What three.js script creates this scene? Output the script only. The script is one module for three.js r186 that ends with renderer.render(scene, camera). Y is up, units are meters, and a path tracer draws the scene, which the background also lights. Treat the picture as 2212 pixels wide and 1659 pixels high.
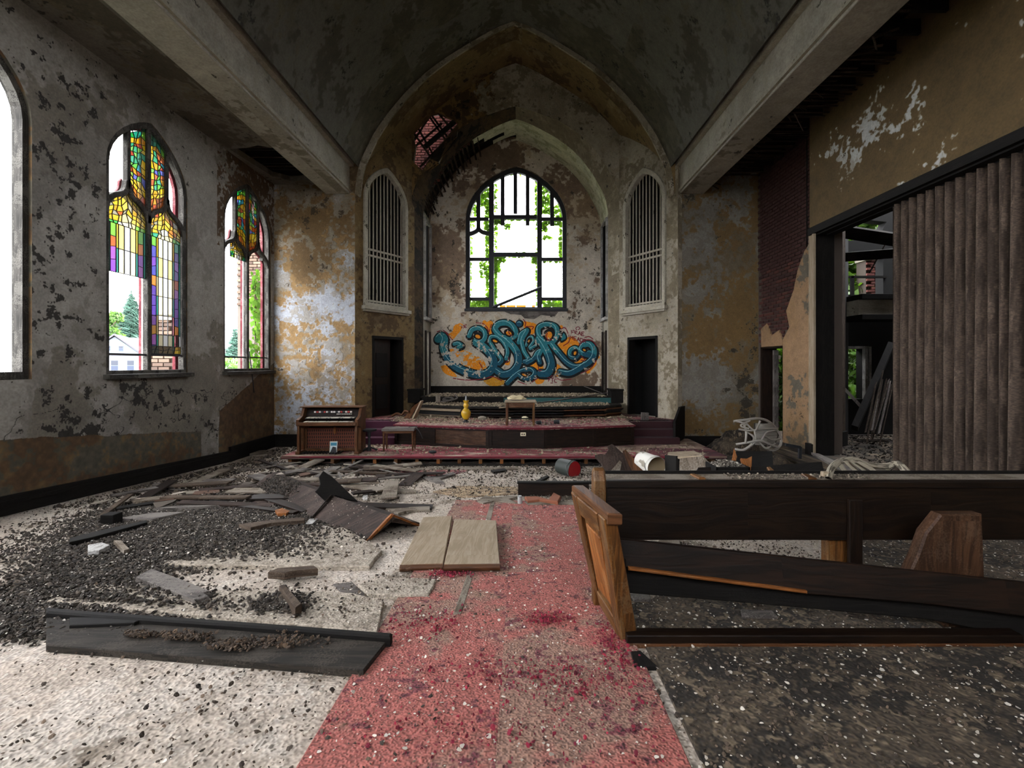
import * as THREE from 'three';
import { mergeGeometries } from 'three/addons/utils/BufferGeometryUtils.js';
import { RoundedBoxGeometry } from 'three/addons/geometries/RoundedBoxGeometry.js';

// ---------------------------------------------------------------- camera, sky, exposure
const scene = new THREE.Scene();
const EYE = 1.97, F = 1000, VPX = 1128, VPY = 787;            // eye height, focal length and vanishing point in frame pixels
const camera = new THREE.PerspectiveCamera(2 * Math.atan(829.5 / F) * 180 / Math.PI, 2212 / 1659, 0.05, 400);
camera.position.set(0, EYE, 0);
camera.setViewOffset(2212, 1659, 1106 - VPX, 829.5 - VPY, 2212, 1659);
scene.background = new THREE.Color().setRGB(0.985, 1.0, 1.04);   // even overcast
scene.backgroundIntensity = 11;
const renderer = new THREE.WebGLRenderer({ antialias: true });
renderer.toneMapping = THREE.LinearToneMapping;
renderer.toneMappingExposure = 1.8;
renderer.shadowMap.enabled = true;

// ---------------------------------------------------------------- helpers
function rng(seed) { let a = seed >>> 0; return () => { a = (a + 0x6D2B79F5) >>> 0; let t = Math.imul(a ^ (a >>> 15), 1 | a); t = (t + Math.imul(t ^ (t >>> 7), 61 | t)) ^ t; return ((t ^ (t >>> 14)) >>> 0) / 4294967296; }; }
const lat = new Float32Array(65536); { const r = rng(7); for (let i = 0; i < 65536; i++) lat[i] = r(); }
function vn(x, y) {
  const xi = Math.floor(x), yi = Math.floor(y); let fx = x - xi, fy = y - yi; fx = fx * fx * (3 - 2 * fx); fy = fy * fy * (3 - 2 * fy);
  const a = xi & 255, b = (xi + 1) & 255, c = (yi & 255) << 8, d = ((yi + 1) & 255) << 8;
  const p = lat[a | c], q = lat[b | c], s = lat[a | d], t = lat[b | d];
  return p + (q - p) * fx + (s - p) * fy + (p - q - s + t) * fx * fy;
}
function fbm(x, y, o = 4) { let s = 0, a = 0.5, n = 0; for (let i = 0; i < o; i++) { s += a * vn(x, y); n += a; x = x * 2.03 + 17.3; y = y * 2.03 + 9.1; a *= 0.55; } return s / n; }
const ss = (a, b, x) => { x = Math.min(1, Math.max(0, (x - a) / (b - a))); return x * x * (3 - 2 * x); };
const mix = (a, b, t) => [a[0] + (b[0] - a[0]) * t, a[1] + (b[1] - a[1]) * t, a[2] + (b[2] - a[2]) * t];
const hex = (h) => [(h >> 16 & 255) / 255, (h >> 8 & 255) / 255, (h & 255) / 255];
function dataTex(w, h, data, srgb) {
  const t = new THREE.DataTexture(data, w, h, THREE.RGBAFormat); t.magFilter = t.minFilter = THREE.LinearFilter; t.wrapS = t.wrapT = THREE.RepeatWrapping;
  if (srgb) t.colorSpace = THREE.SRGBColorSpace; t.needsUpdate = true; return t;
}
// fn(xMetres, yMetres) -> [r, g, b, height]; the pair covers sx by sy metres from (ox, oy)
function surface(w, h, sx, sy, ox, oy, fn, bump = true) {
  const c = new Uint8Array(w * h * 4), b = bump ? new Uint8Array(w * h * 4) : null;
  for (let j = 0; j < h; j++) for (let i = 0; i < w; i++) {
    const v = fn(ox + (i + 0.5) / w * sx, oy + (j + 0.5) / h * sy), k = (j * w + i) * 4;
    for (let q = 0; q < 3; q++) c[k + q] = Math.max(0, Math.min(255, v[q] * 255)); c[k + 3] = 255;
    if (b) { b[k] = b[k + 1] = b[k + 2] = Math.max(0, Math.min(255, v[3] * 255)); b[k + 3] = 255; }
  }
  const fit = (t) => { t.repeat.set(1 / sx, 1 / sy); t.offset.set(-ox / sx, -oy / sy); return t; };
  return { map: fit(dataTex(w, h, c, true)), bumpMap: b ? fit(dataTex(w, h, b, false)) : null };
}
function mat(o) { return new THREE.MeshStandardMaterial({ roughness: 0.9, metalness: 0, side: THREE.DoubleSide, ...o }); }
const flatCache = {};
const flat = (h, rough = 0.85, more) => { const k = h + '/' + rough; return more ? mat({ color: new THREE.Color(h), roughness: rough, ...more }) : (flatCache[k] ??= mat({ color: new THREE.Color(h), roughness: rough })); };

const taken = {};
function numbered(n) { const k = taken[n] = (taken[n] ?? -1) + 1; return k ? n + '_' + String(k).padStart(3, '0') : n; }
function shade(m) { m.castShadow = m.receiveShadow = true; return m; }
function grainUV(g) {                                           // uv in metres, u along the piece's longest side
  g.computeBoundingBox(); const b = g.boundingBox, e = [b.max.x - b.min.x, b.max.y - b.min.y, b.max.z - b.min.z], l = e.indexOf(Math.max(...e));
  const p = g.attributes.position, n = g.attributes.normal, uv = new Float32Array(p.count * 2), q = [0, 0, 0], off = (e[0] * 7.3 + e[1] * 3.1 + e[2] * 5.7) % 1;
  for (let i = 0; i < p.count; i++) {
    q[0] = p.getX(i); q[1] = p.getY(i); q[2] = p.getZ(i); const a = [Math.abs(n.getX(i)), Math.abs(n.getY(i)), Math.abs(n.getZ(i))], d = a.indexOf(Math.max(...a));
    const ax = [0, 1, 2].filter((k) => k !== d), u = ax.includes(l) ? l : ax[0], v = ax.find((k) => k !== u); uv[2 * i] = q[u] + off; uv[2 * i + 1] = q[v] + off * .7;
  }
  g.setAttribute('uv', new THREE.BufferAttribute(uv, 2)); return g;
}
function part(name, geo, m, parent) {
  if (Array.isArray(geo)) geo = mergeGeometries(geo.map((g) => g.index ? g.toNonIndexed() : g));
  if (m.userData.grain && geo.attributes.normal && !geo.userData.grained) { grainUV(geo); geo.userData.grained = true; }
  const o = shade(new THREE.Mesh(geo, m)); o.name = name; parent.add(o); return o;
}
function thing(name, label, category, pos = [0, 0, 0], turn = 0, group) {
  const o = new THREE.Group(); o.name = numbered(name); o.position.set(...pos); o.rotation.y = turn; scene.add(o);
  o.userData = { label, category }; if (group) o.userData.group = group; return o;
}
function solo(name, label, category, geo, m, pos = [0, 0, 0], group) {
  const o = part(numbered(name), geo, m, scene); o.position.set(...pos); o.userData = { label, category }; if (group) o.userData.group = group; return o;
}
function struct(name, geo, m, pos, turn) {
  const o = geo ? shade(new THREE.Mesh(Array.isArray(geo) ? mergeGeometries(geo.map((g) => g.index ? g.toNonIndexed() : g)) : geo, m)) : new THREE.Group();
  o.name = numbered(name); if (pos) o.position.set(...pos); if (turn) o.rotation.y = turn; o.userData.kind = 'structure'; scene.add(o); return o;
}
const bx = (w, h, d, x = 0, y = 0, z = 0) => new THREE.BoxGeometry(w, h, d).translate(x, y, z);
const rbx = (w, h, d, x = 0, y = 0, z = 0, r = 0.008) => new RoundedBoxGeometry(w, h, d, 1, Math.min(r, w * .45, h * .45, d * .45)).translate(x, y, z);
const cyl = (r0, r1, h, n = 16, open = false) => new THREE.CylinderGeometry(r0, r1, h, n, 1, open);
const P3 = (x, y, z) => new THREE.Vector3(x, y, z);
function rod(a, b, r, n = 6, r2 = r) { const d = b.clone().sub(a), g = cyl(r2, r, d.length(), n); g.applyQuaternion(new THREE.Quaternion().setFromUnitVectors(P3(0, 1, 0), d.clone().normalize())); const m = a.clone().add(b).multiplyScalar(.5); return g.translate(m.x, m.y, m.z); }
function bar(a, b, w, t) { const d = b.clone().sub(a), g = new THREE.BoxGeometry(w, d.length(), t); g.applyQuaternion(new THREE.Quaternion().setFromUnitVectors(P3(0, 1, 0), d.clone().normalize())); const m = a.clone().add(b).multiplyScalar(.5); return g.translate(m.x, m.y, m.z); }
const tube = (pts, r, seg = 24, n = 6, closed = false) => new THREE.TubeGeometry(new THREE.CatmullRomCurve3(pts.map((p) => p.isVector3 ? p : P3(...p)), closed), seg, r, n, closed);
function poly(pts) { const s = new THREE.Shape(); pts.forEach((p, i) => i ? s.lineTo(p[0], p[1]) : s.moveTo(p[0], p[1])); return s; }
function hole(s, pts) { const h = new THREE.Path(); pts.forEach((p, i) => i ? h.lineTo(p[0], p[1]) : h.moveTo(p[0], p[1])); s.holes.push(h); return s; }
const ext = (s, d, bevel = 0) => new THREE.ExtrudeGeometry(s, { depth: d, bevelEnabled: bevel > 0, bevelThickness: bevel, bevelSize: bevel, bevelOffset: -bevel, bevelSegments: 1, curveSegments: 8 });
// a wall whose face is the plane z = 0 of its own axes and which goes d back
const wallGeo = (s, d) => ext(s, d).translate(0, 0, -d);
// a point that the photograph shows at a pixel, at a depth; and one on (or h above) the sloping nave floor
const at = (px, py, D) => P3((px - VPX) * D / F, EYE - (py - VPY) * D / F, -D);
const slope = (D) => Math.max(0, (9.2 - D) * 0.061);
function fl(px, py, h = 0) {
  let D = (1408.8 - 1000 * h) / (py - 848); if (!(D > 0 && D < 9.2)) D = (1970 - 1000 * h) / (py - 787);
  return at(px, py, D);
}
// a prism whose upper face is the polygon of 3-D points; uv in metres, u along the first edge
function prism(pts, t, bev = 0.004, face) {
  const c = pts.reduce((a, p) => a.add(p), P3(0, 0, 0)).multiplyScalar(1 / pts.length), n = P3(0, 0, 0);
  for (let i = 0; i < pts.length; i++) { const a = pts[i], b = pts[(i + 1) % pts.length]; n.x += (a.y - b.y) * (a.z + b.z); n.y += (a.z - b.z) * (a.x + b.x); n.z += (a.x - b.x) * (a.y + b.y); }
  n.normalize(); if (face ? n.dot(face) < 0 : n.y < -0.15 || (Math.abs(n.y) <= .15 && n.z < 0)) n.negate();
  let best = 0, u = P3(1, 0, 0); for (let i = 0; i < pts.length; i++) { const e = pts[(i + 1) % pts.length].clone().sub(pts[i]); if (e.length() > best) { best = e.length(); u = e; } }
  u.addScaledVector(n, -u.dot(n)).normalize(); const v = n.clone().cross(u);
  const g = ext(poly(pts.map((p) => { const d = p.clone().sub(c); return [d.dot(u), d.dot(v)]; })), t, Math.min(bev, t * .4)).translate(0, 0, -t);
  g.applyMatrix4(new THREE.Matrix4().makeBasis(u, v, n));
  return { g, c };
}
// ---------------------------------------------------------------- surfaces
function plasterFn(o) {                                        // layers of paint, plaster and mould, each with ragged edges
  const paint = hex(o.paint), under = hex(o.under), third = hex(o.third ?? o.under), mould = hex(o.mould ?? 0x15130f), sd = o.seed ?? 0, th = o.th ?? .5, mo = o.mo ?? .66, bias = o.bias ?? (() => 0), mb = o.mb ?? (() => 0);
  return (x, y) => {
    const X = x + sd * 13.7, Y = y + sd * 7.3;
    const wt = o.wt ?? [.5, .32, .18], mf = o.mf ?? 3.1, big = fbm(X * .55, Y * .55, 3), mid = fbm(X * 2.2 + 31, Y * 2.2, 4), fine = fbm(X * 11, Y * 11 + 5, 3), gr = vn(X * 60, Y * 60);
    const sf = o.soft ?? .022, m = big * wt[0] + mid * wt[1] + fine * wt[2] + bias(x, y), a = ss(th - sf, th + sf, m);
    let c = mix(under, paint, a);
    const m3 = fbm(X * 1.3 + 77, Y * .8 + 3, 4) * .7 + fine * .3; c = mix(c, third, ss(.53, .62, m3 + (o.b3 ? o.b3(x, y) : 0)) * (o.t3 ?? .7));
    if (o.fourth) { const f4 = hex(o.fourth), k4 = ss(.5, .555, fbm(X * 1.9 + 120, Y * 1.9, 4) * .55 + fine * .45); c = mix(c, f4, k4 * (o.t4 ?? .75)); }
    const md = fbm(X * mf + 9, Y * mf + 51, 4) * .62 + fine * .25 + gr * .13 + mb(x, y), k = ss(mo, mo + .05, md); c = mix(c, mould, k * .85);
    const s = .82 + .2 * fine + .14 * (gr - .5) + .22 * (mid - .5); c = [c[0] * s, c[1] * s, c[2] * s];
    return [c[0], c[1], c[2], .35 + .35 * a + .2 * fine - .25 * k + .06 * gr];
  };
}
const gauss = (x, y, cx, cy, rx, ry, a) => a * Math.exp(-(((x - cx) / rx) ** 2) - (((y - cy) / ry) ** 2));
function plaster(w, h, sx, sy, ox, oy, o) { return mat({ ...surface(w, h, sx, sy, ox, oy, plasterFn(o)), bumpScale: o.bump ?? .012, roughness: .93 }); }
const wood = (h1, h2, seed, sx = 1.2, sy = .5, dust = 0, dustC = 0x8a8378) => {
  const a = hex(h1), b = hex(h2), dc = hex(dustC);
  return surface(512, 256, sx, sy, 0, 0, (x, y) => {
    const w = fbm(x * 1.5 + seed * 5, y * 9 + seed, 3) * 9, g = fbm(x * 5 + seed, y * 70 + w, 3), sp = vn(x * 160 + seed * 3, y * 160);
    let c = mix(a, b, ss(.25, .75, g)); const d = ss(.62 - dust * .3, .74 - dust * .2, fbm(x * 6 + seed * 9, y * 6, 4) * .7 + sp * .3) * dust; c = mix(c, dc, d);
    return [c[0], c[1], c[2], .5 * g + .3 * d];
  });
};
const M = {};
M.leftWall = (() => {
  const base = plasterFn({ paint: 0x98938c, under: 0x7f786d, third: 0x6c675f, mould: 0x1d1a17, th: .43, mo: .645, mf: 8.5, seed: 1, t3: .55,
    mb: (x, y) => gauss(x, y, 7.3, 1.45, .7, .25, .17) + gauss(x, y, 6.3, 1.0, .5, .4, .12) + gauss(x, y, 8.4, 1.05, .6, .4, .085) + gauss(x, y, 5.9, 2.6, .6, 1.8, .07) + gauss(x, y, 6.0, 5, .5, 1, .08) - gauss(x, y, 8.6, 3.8, .6, 2, .1) }), dado = hex(0x4f4a3e), ochre = hex(0x5f4c30), brown = hex(0x4e3a25);
  return mat({ ...surface(2048, 1024, 10, 7, 3, 0, (x, y) => {
    let c = base(x, y); const n = fbm(x * 3 + 50, y * 3, 4), f = fbm(x * 16, y * 16 + 9, 3), cr = Math.abs(fbm(x * 1.7 + 20, y * 2.6 + 70, 4) - .5);
    if (y < 1.5 && cr < .006 && n > .45) c = [c[0] * .35, c[1] * .35, c[2] * .35, c[3] - .2];
    const h = y - slope(x) - (x < 9.05 ? .78 - .05 * (x - 7) + .06 * (n - .5) : 1.05 + .1 * (n - .5) + (x - 9.1) * .5), inD = (x < 8.55 || x > 9.05 + .05 * (n - .5)) && h < 0;
    if (inD) { const t = mix(dado, mix(ochre, brown, ss(.45, .6, n)), ss(.42, .55, n * .6 + f * .4 + (x > 9 ? .08 : -.02))), g = .75 + .5 * f; c = [t[0] * g, t[1] * g, t[2] * g, .25 + .2 * f]; }
    if (y > 4.3 && x > 9.0) { const k = ss(.46, .52, n * .6 + f * .4 + gauss(x, y, 10.4, 5.8, 1.2, 1.0, .12) - .04), g = .7 + .5 * f; c = [c[0] + (brown[0] * g - c[0]) * k, c[1] + (brown[1] * g - c[1]) * k, c[2] + (brown[2] * g - c[2]) * k, c[3]]; }
    return c; }), bumpScale: .014, roughness: .93 });
})();
M.flankLeft = plaster(1024, 2048, 2.2, 6.6, -6.0, 0, { fourth: 0x857d70, t4: .7, paint: 0xa3a6ad, under: 0x94764c, third: 0x604b2d, mould: 0x3a2e1f, th: .492, soft: .055, wt: [.22, .42, .36], mo: .69, mf: 4.5, seed: 2, t3: .6, bump: .02,
  bias: (x, y) => gauss(x, y, -4.9, 3.35, .9, .45, .085) + gauss(x, y, -4.5, 1.3, .8, .8, .075) - gauss(x, y, -5.1, 2.4, .9, .45, .07) - gauss(x, y, -5.1, 4.0, .5, .4, .08) + gauss(x, y, -4.4, 4.6, .4, 1.2, .05) - gauss(x, y, -5.2, 5.4, .7, 1.0, .09) + .01,
  b3: (x, y) => gauss(x, y, -5.3, 5.6, .9, 1.2, .13) + gauss(x, y, -5.2, 4.6, .7, .5, .07) - gauss(x, y, -5, 2, 1.2, 1.6, .08), mb: (x, y) => gauss(x, y, -5.3, 5.5, .8, 1.0, .1) - gauss(x, y, -5, 2.4, 1, 1.6, .04) });
M.flankRight = plaster(1024, 1536, 2.2, 6.6, 3.6, 0, { wt: [.34, .4, .26], soft: .03, fourth: 0x5c564b, t4: .6, paint: 0x716c64, under: 0x6b5430, third: 0x5c503c, mould: 0x2a241a, th: .5, mo: .69, seed: 3, t3: .5,
  bias: (x, y) => gauss(x, y, 4.4, 4.6, .8, 1.2, .1) - gauss(x, y, 5.3, 3.2, .5, 2.5, .1) + gauss(x, y, 4.3, 1.3, .6, 1, .04), mb: (x, y) => gauss(x, y, 5.4, 1.2, .28, .95, .2) + gauss(x, y, 5.55, 2.6, .15, .5, .16) });
M.apse = plaster(1024, 1024, 3, 5, 0, 0, { wt: [.3, .4, .3], soft: .03, mf: 5, paint: 0x9d9483, under: 0x80745e, third: 0x766b56, mould: 0x2c271e, th: .46, mo: .68, seed: 4, t3: .5 });
M.apseOchre = plaster(1024, 1024, 3, 5, 0, 0, { wt: [.35, .4, .25], paint: 0x75603c, under: 0x5a4529, third: 0x7d7058, mould: 0x231b10, th: .47, mo: .66, seed: 5, t3: .5 });
M.curtainWall = plaster(1024, 512, 8, 4, -10, 3.5, { wt: [.28, .4, .32], paint: 0xb4b4b1, under: 0x604d2e, third: 0x54452b, mould: 0x1d180f, th: .6, mo: .72, seed: 6, t3: .35,
  bias: (x, y) => gauss(x, y, -7.35, 5.5, .75, .75, .22) + gauss(x, y, -7.9, 5.2, .3, .6, .1) - .08 });
M.pierPlaster = plaster(512, 1024, 3, 6, -11.2, 0, { wt: [.35, .4, .25], paint: 0x98795a, under: 0x6b6455, third: 0x876a48, mould: 0x2d2415, th: .47, mo: .71, seed: 8, t3: .4 });
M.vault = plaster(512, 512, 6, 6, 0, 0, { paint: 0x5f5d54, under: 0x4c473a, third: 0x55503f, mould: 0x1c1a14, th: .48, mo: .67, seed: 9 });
M.charred = plaster(512, 512, 3, 3, 0, 0, { wt: [.3, .4, .3], paint: 0x3d3020, under: 0x221a12, third: 0x4d3a1f, mould: 0x0e0b08, th: .5, mo: .6, mf: 5, seed: 14 });
M.archWall = (() => { const A = plasterFn({ wt: [.3, .4, .3], soft: .03, mf: 5, paint: 0x9d9483, under: 0x80745e, third: 0x766b56, mould: 0x2c271e, th: .46, mo: .68, seed: 4, t3: .5 }), B = plasterFn({ wt: [.35, .4, .25], paint: 0x765c33, under: 0x4d3a20, third: 0x5c4626, mould: 0x120d08, th: .5, mo: .6, mf: 4, seed: 15 }); return mat({ ...surface(1024, 512, 6, 5, -3.2, 6, (x, y) => { const n = fbm(x * 2 + 8, y * 2, 4) * .7 + fbm(x * 13, y * 13, 3) * .3, k = ss(-.12, .12, x + .75 + (n - .5) * 3); const a = A(x, y), b = B(x, y); return [0, 1, 2, 3].map((i) => b[i] + (a[i] - b[i]) * k); }), bumpScale: .012, roughness: .93 }); })();
M.beam = plaster(1024, 256, 8, 2, 0, 0, { paint: 0xa29c90, under: 0x837b6c, third: 0x8b8474, mould: 0x26221b, th: .42, mo: .69, seed: 10, t3: .4 });
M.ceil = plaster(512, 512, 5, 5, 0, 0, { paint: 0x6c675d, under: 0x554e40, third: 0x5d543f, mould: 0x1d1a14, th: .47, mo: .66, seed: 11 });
M.trim = plaster(256, 512, 1, 2, 0, 0, { paint: 0xa39c8d, under: 0x8d8573, third: 0x958c78, mould: 0x3b352a, th: .4, mo: .73, seed: 12, t3: .4, bump: .004 });
M.soffit = plaster(512, 512, 3, 3, 0, 0, { paint: 0xc9c8ac, under: 0xb2b08e, third: 0xb3ad8a, mould: 0x2a2818, th: .42, mo: .655, seed: 13, t3: .3 });
M.beam.userData.grain = M.trim.userData.grain = true;
M.floor = mat({ ...surface(2048, 2048, 9, 9, 0, 0, (() => { const base = hex(0xa99d90), dk = hex(0x73685b), lt = hex(0xbab1a6), dd = hex(0x2e2923);
  return (x, y) => { const a = fbm(x * .7 + 3, y * .7, 4), b = fbm(x * 4, y * 4 + 8, 4), g = vn(x * 110, y * 110), g2 = vn(x * 45 + 7, y * 45), f = fbm(x * 22, y * 22, 3);
    let c = mix(base, dk, ss(.5, .62, a * .65 + b * .35)); c = mix(c, lt, ss(.55, .62, fbm(x * 1.3 + 40, y * 1.3, 4) * .7 + f * .3) * .7); c = mix(c, dd, ss(.7, .76, f * .35 + g2 * .4 + g * .25) * .7); const s = .72 + .32 * g + .22 * g2; return [c[0] * s, c[1] * s, c[2] * s, .5 * g + .3 * f]; }; })()), bumpScale: .012, roughness: 1 });
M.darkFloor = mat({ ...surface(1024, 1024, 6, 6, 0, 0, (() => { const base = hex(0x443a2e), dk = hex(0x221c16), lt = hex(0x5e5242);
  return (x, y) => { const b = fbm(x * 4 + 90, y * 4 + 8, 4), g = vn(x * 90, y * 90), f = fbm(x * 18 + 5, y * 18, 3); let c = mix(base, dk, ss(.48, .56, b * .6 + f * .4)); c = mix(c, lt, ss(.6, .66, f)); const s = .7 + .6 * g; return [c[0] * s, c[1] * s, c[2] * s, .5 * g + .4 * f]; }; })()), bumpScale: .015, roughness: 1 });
M.red = mat({ ...surface(1024, 2048, 3, 6, 0, 0, (() => { const base = hex(0x97574f), dk = hex(0x6c343c), dust = hex(0x846a5b), dd = hex(0x2f1a18);
  return (x, y) => { const a = fbm(x * 1.1 + 3, y * 1.1 + 60, 4), b = fbm(x * 5, y * 5 + 8, 4), g = vn(x * 140, y * 140), f = fbm(x * 26, y * 26, 3);
    let c = mix(base, dust, ss(.47, .57, a * .6 + b * .4) * .85); c = mix(c, dk, ss(.58, .7, b * .4 + f * .6)); c = mix(c, dd, ss(.7, .76, f * .6 + g * .4)); const s = .72 + .5 * g; return [c[0] * s, c[1] * s, c[2] * s, .6 * g + .3 * f]; }; })()), bumpScale: .01, roughness: 1 });
M.stageRed = mat({ ...surface(1024, 512, 4, 2, 0, 0, (() => { const base = hex(0x7d3a3f), dk = hex(0x4c1f28), dust = hex(0x8a7264), pale = hex(0xa39482);
  return (x, y) => { const b = fbm(x * 4 + 20, y * 4 + 8, 4), g = vn(x * 90, y * 90), f = fbm(x * 18, y * 18 + 4, 3);
    let c = mix(base, dk, ss(.5, .6, b)); c = mix(c, dust, ss(.5, .58, fbm(x * 2, y * 2 + 30, 4) * .6 + f * .4)); c = mix(c, pale, ss(.62, .68, f)); const s = .75 + .5 * g; return [c[0] * s, c[1] * s, c[2] * s, .6 * g + .3 * f]; }; })()), bumpScale: .01, roughness: 1 });
const wd = (a, b, s, dust, rough = .6, dc) => { const m = new THREE.MeshPhysicalMaterial({ metalness: 0, side: THREE.DoubleSide, specularIntensity: .4, ...wood(a, b, s, 1.2, .5, dust, dc), bumpScale: .003, roughness: rough }); m.userData.grain = true; return m; };
M.darkWood = wd(0x20130b, 0x100905, 1, .12, .55, 0x2e261f);
M.pewWood = wd(0x1c1109, 0x0e0704, 2, .08, .5, 0x2a2118);
M.endWood = wd(0x68431f, 0x422812, 3, .5, .5, 0x6c5a45);
M.brownWood = wd(0x5b3a22, 0x3d2413, 4, .3, .5);
M.dustyWood = wd(0x6a5f53, 0x4d4439, 5, .8, .85, 0x857d72);
M.paleWood = wd(0x948571, 0x83745f, 6, .3, .85, 0x9f9484);
M.dullWood = wd(0x4a3d32, 0x332921, 18, .5, .85, 0x665b50);
M.greyWood = wd(0x5a5450, 0x3d3835, 7, .7, .75, 0x76706a);
M.purpleWood = wd(0x372a24, 0x221a16, 8, .4, .8, 0x564b45);
M.nearWood = wd(0x2f2a25, 0x1d1a17, 17, .5, .85, 0x4d463e);
M.panelWood = wd(0x4a3222, 0x2b1b11, 9, .3, .55, 0x6a5a4c);
M.blackWood = wd(0x110e0b, 0x080605, 10, .3, .8, 0x1f1b17);
M.orangeWood = wd(0x8d5628, 0x653a17, 11, .2, .6);
M.maroon = wd(0x6e2a30, 0x4e1b22, 12, .5, .8, 0x8f7a78);
M.lath = wd(0x3a2f25, 0x201913, 13, .3, .9);
M.lead = flat(0x0c0c0c, .6);
M.frame = wd(0x3c3935, 0x252320, 14, .6, .8, 0x6d6a64);
M.frameWhite = wd(0xb5b3b0, 0x8e8c88, 16, .5, .8, 0x55524d);
M.blackFrame = flat(0x14161b, .7);
M.mortar = mat({ color: 0x4a413a, roughness: 1 });
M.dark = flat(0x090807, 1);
M.plank = wd(0x1d1a17, 0x0f0d0b, 15, .5, .9, 0x3a352f);
const brickMats = [0x42201b, 0x371a16, 0x4d2820, 0x2e1613, 0x3c221d].map((h) => flat(h, .95));
const brickPink = [0x6f3b35, 0x643430, 0x7b443b, 0x582d29].map((h) => flat(h, .95));
const brickBrown = [0x6e5a4c, 0x5c4a3f, 0x7b6758, 0x4f3f36].map((h) => flat(h, .95));
const brickGeo = [0, 1, 2].map((k) => { const g = new RoundedBoxGeometry(.2, .062, .05, 1, .006 + .002 * k); return g; });
// a field of single bricks in the plane z = 0 of parent, rows of .075 m; keep(x, y) says where there are any
function bricks(parent, x0, x1, y0, y1, keep, mats, seed) {
  const r = rng(seed); let n = 0;
  for (let j = 0, y = y0 + .0375; y < y1; j++, y += .075) for (let i = 0, x = x0 + (j % 2 ? .1 : .21); x < x1; i++, x += .215) if (keep(x, y)) {
    const b = part(n ? 'brick_' + String(n).padStart(3, '0') : 'brick', brickGeo[Math.floor(r() * 3)], mats[Math.floor(r() * mats.length)], parent); n++;
    b.position.set(x, y, (r() - .5) * .012); b.rotation.z = (r() - .5) * .015; b.rotation.y = (r() - .5) * .03;
  }
  return n;
}
// ---------------------------------------------------------------- structure: walls, floors, ceilings
const AX = -0.18;                                              // the church's axis
const LX = -5.93, RX = 5.4, RECX = 5.65, FD = 11.07;           // side walls; depth of the front flank walls
const archTop = (u, w, ys, ya, q = .8) => ys + (ya - ys) * Math.sqrt(Math.max(0, 1 - Math.pow(Math.min(1, Math.abs(u) / w), 1 / q)));
function archPts(cx, w, y0, ys, ya, n = 9, q = .8) {                   // a pointed arch from sill y0, counter-clockwise
  const p = [[cx - w, y0], [cx + w, y0]];
  const T = (i) => Math.sin(i / n * Math.PI / 2), U = (t) => w * Math.pow(Math.max(0, 1 - t * t), q);
  for (let i = 0; i <= n; i++) { const t = T(i); p.push([cx + U(t), ys + (ya - ys) * t]); }
  for (let i = n - 1; i >= 0; i--) { const t = T(i); p.push([cx - U(t), ys + (ya - ys) * t]); }
  return p;
}
// left wall with its windows (D of near jamb, width); x of its own axes is the depth D
const WIN = [[6.6, 1.6], [9.2, 1.72], [4.0, 1.6], [1.4, 1.6], [-1.2, 1.6]], SILL = 1.79, SPR = 4.9, APX = 5.82;
{
  const s = poly([[-4, -1], [14.3, -1], [14.3, 9], [-4, 9]]);
  for (const [a, w] of WIN) hole(s, archPts(a + w / 2, w / 2, SILL, SPR, a === 9.2 ? APX + .06 : APX));
  hole(s, [[11.5, 2.9], [13.75, 2.9], [13.75, 6.9], [11.5, 6.9]]);          // the organ chamber beside the chancel stands open to the sky
  struct('wall_left', wallGeo(s, .21), M.leftWall, [LX, 0, 0], Math.PI / 2);
}
// chancel rear wall (graffiti drawn further down) reaches across the whole church
const BD = 13.9, BW = { cx: -0.18 , w: 1.52, sill: EYE + 1.63, spr: EYE + 4.36, apx: EYE + 5.95 };
const rearShape = poly([[-6.4, -1], [5.9, -1], [5.9, 11], [-6.4, 11]]); hole(rearShape, archPts(BW.cx, BW.w, BW.sill, BW.spr, BW.apx, 12, .7));
// front flank walls
struct('wall_front_left', wallGeo(poly([[LX - .04, -.6], [-4.0, -.6], [-4.0, EYE + 4.95], [-4.7, EYE + 4.95], [-4.7, 9], [LX - .04, 9]]), .2), M.flankLeft, [0, 0, -FD]);
struct('wall_front_right', wallGeo(poly([[3.64, -.6], [RECX + .02, -.6], [RECX + .02, 9], [4.35, 9], [4.35, EYE + 4.95], [3.64, EYE + 4.95]]), .2), M.flankRight, [0, 0, -FD]);
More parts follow.
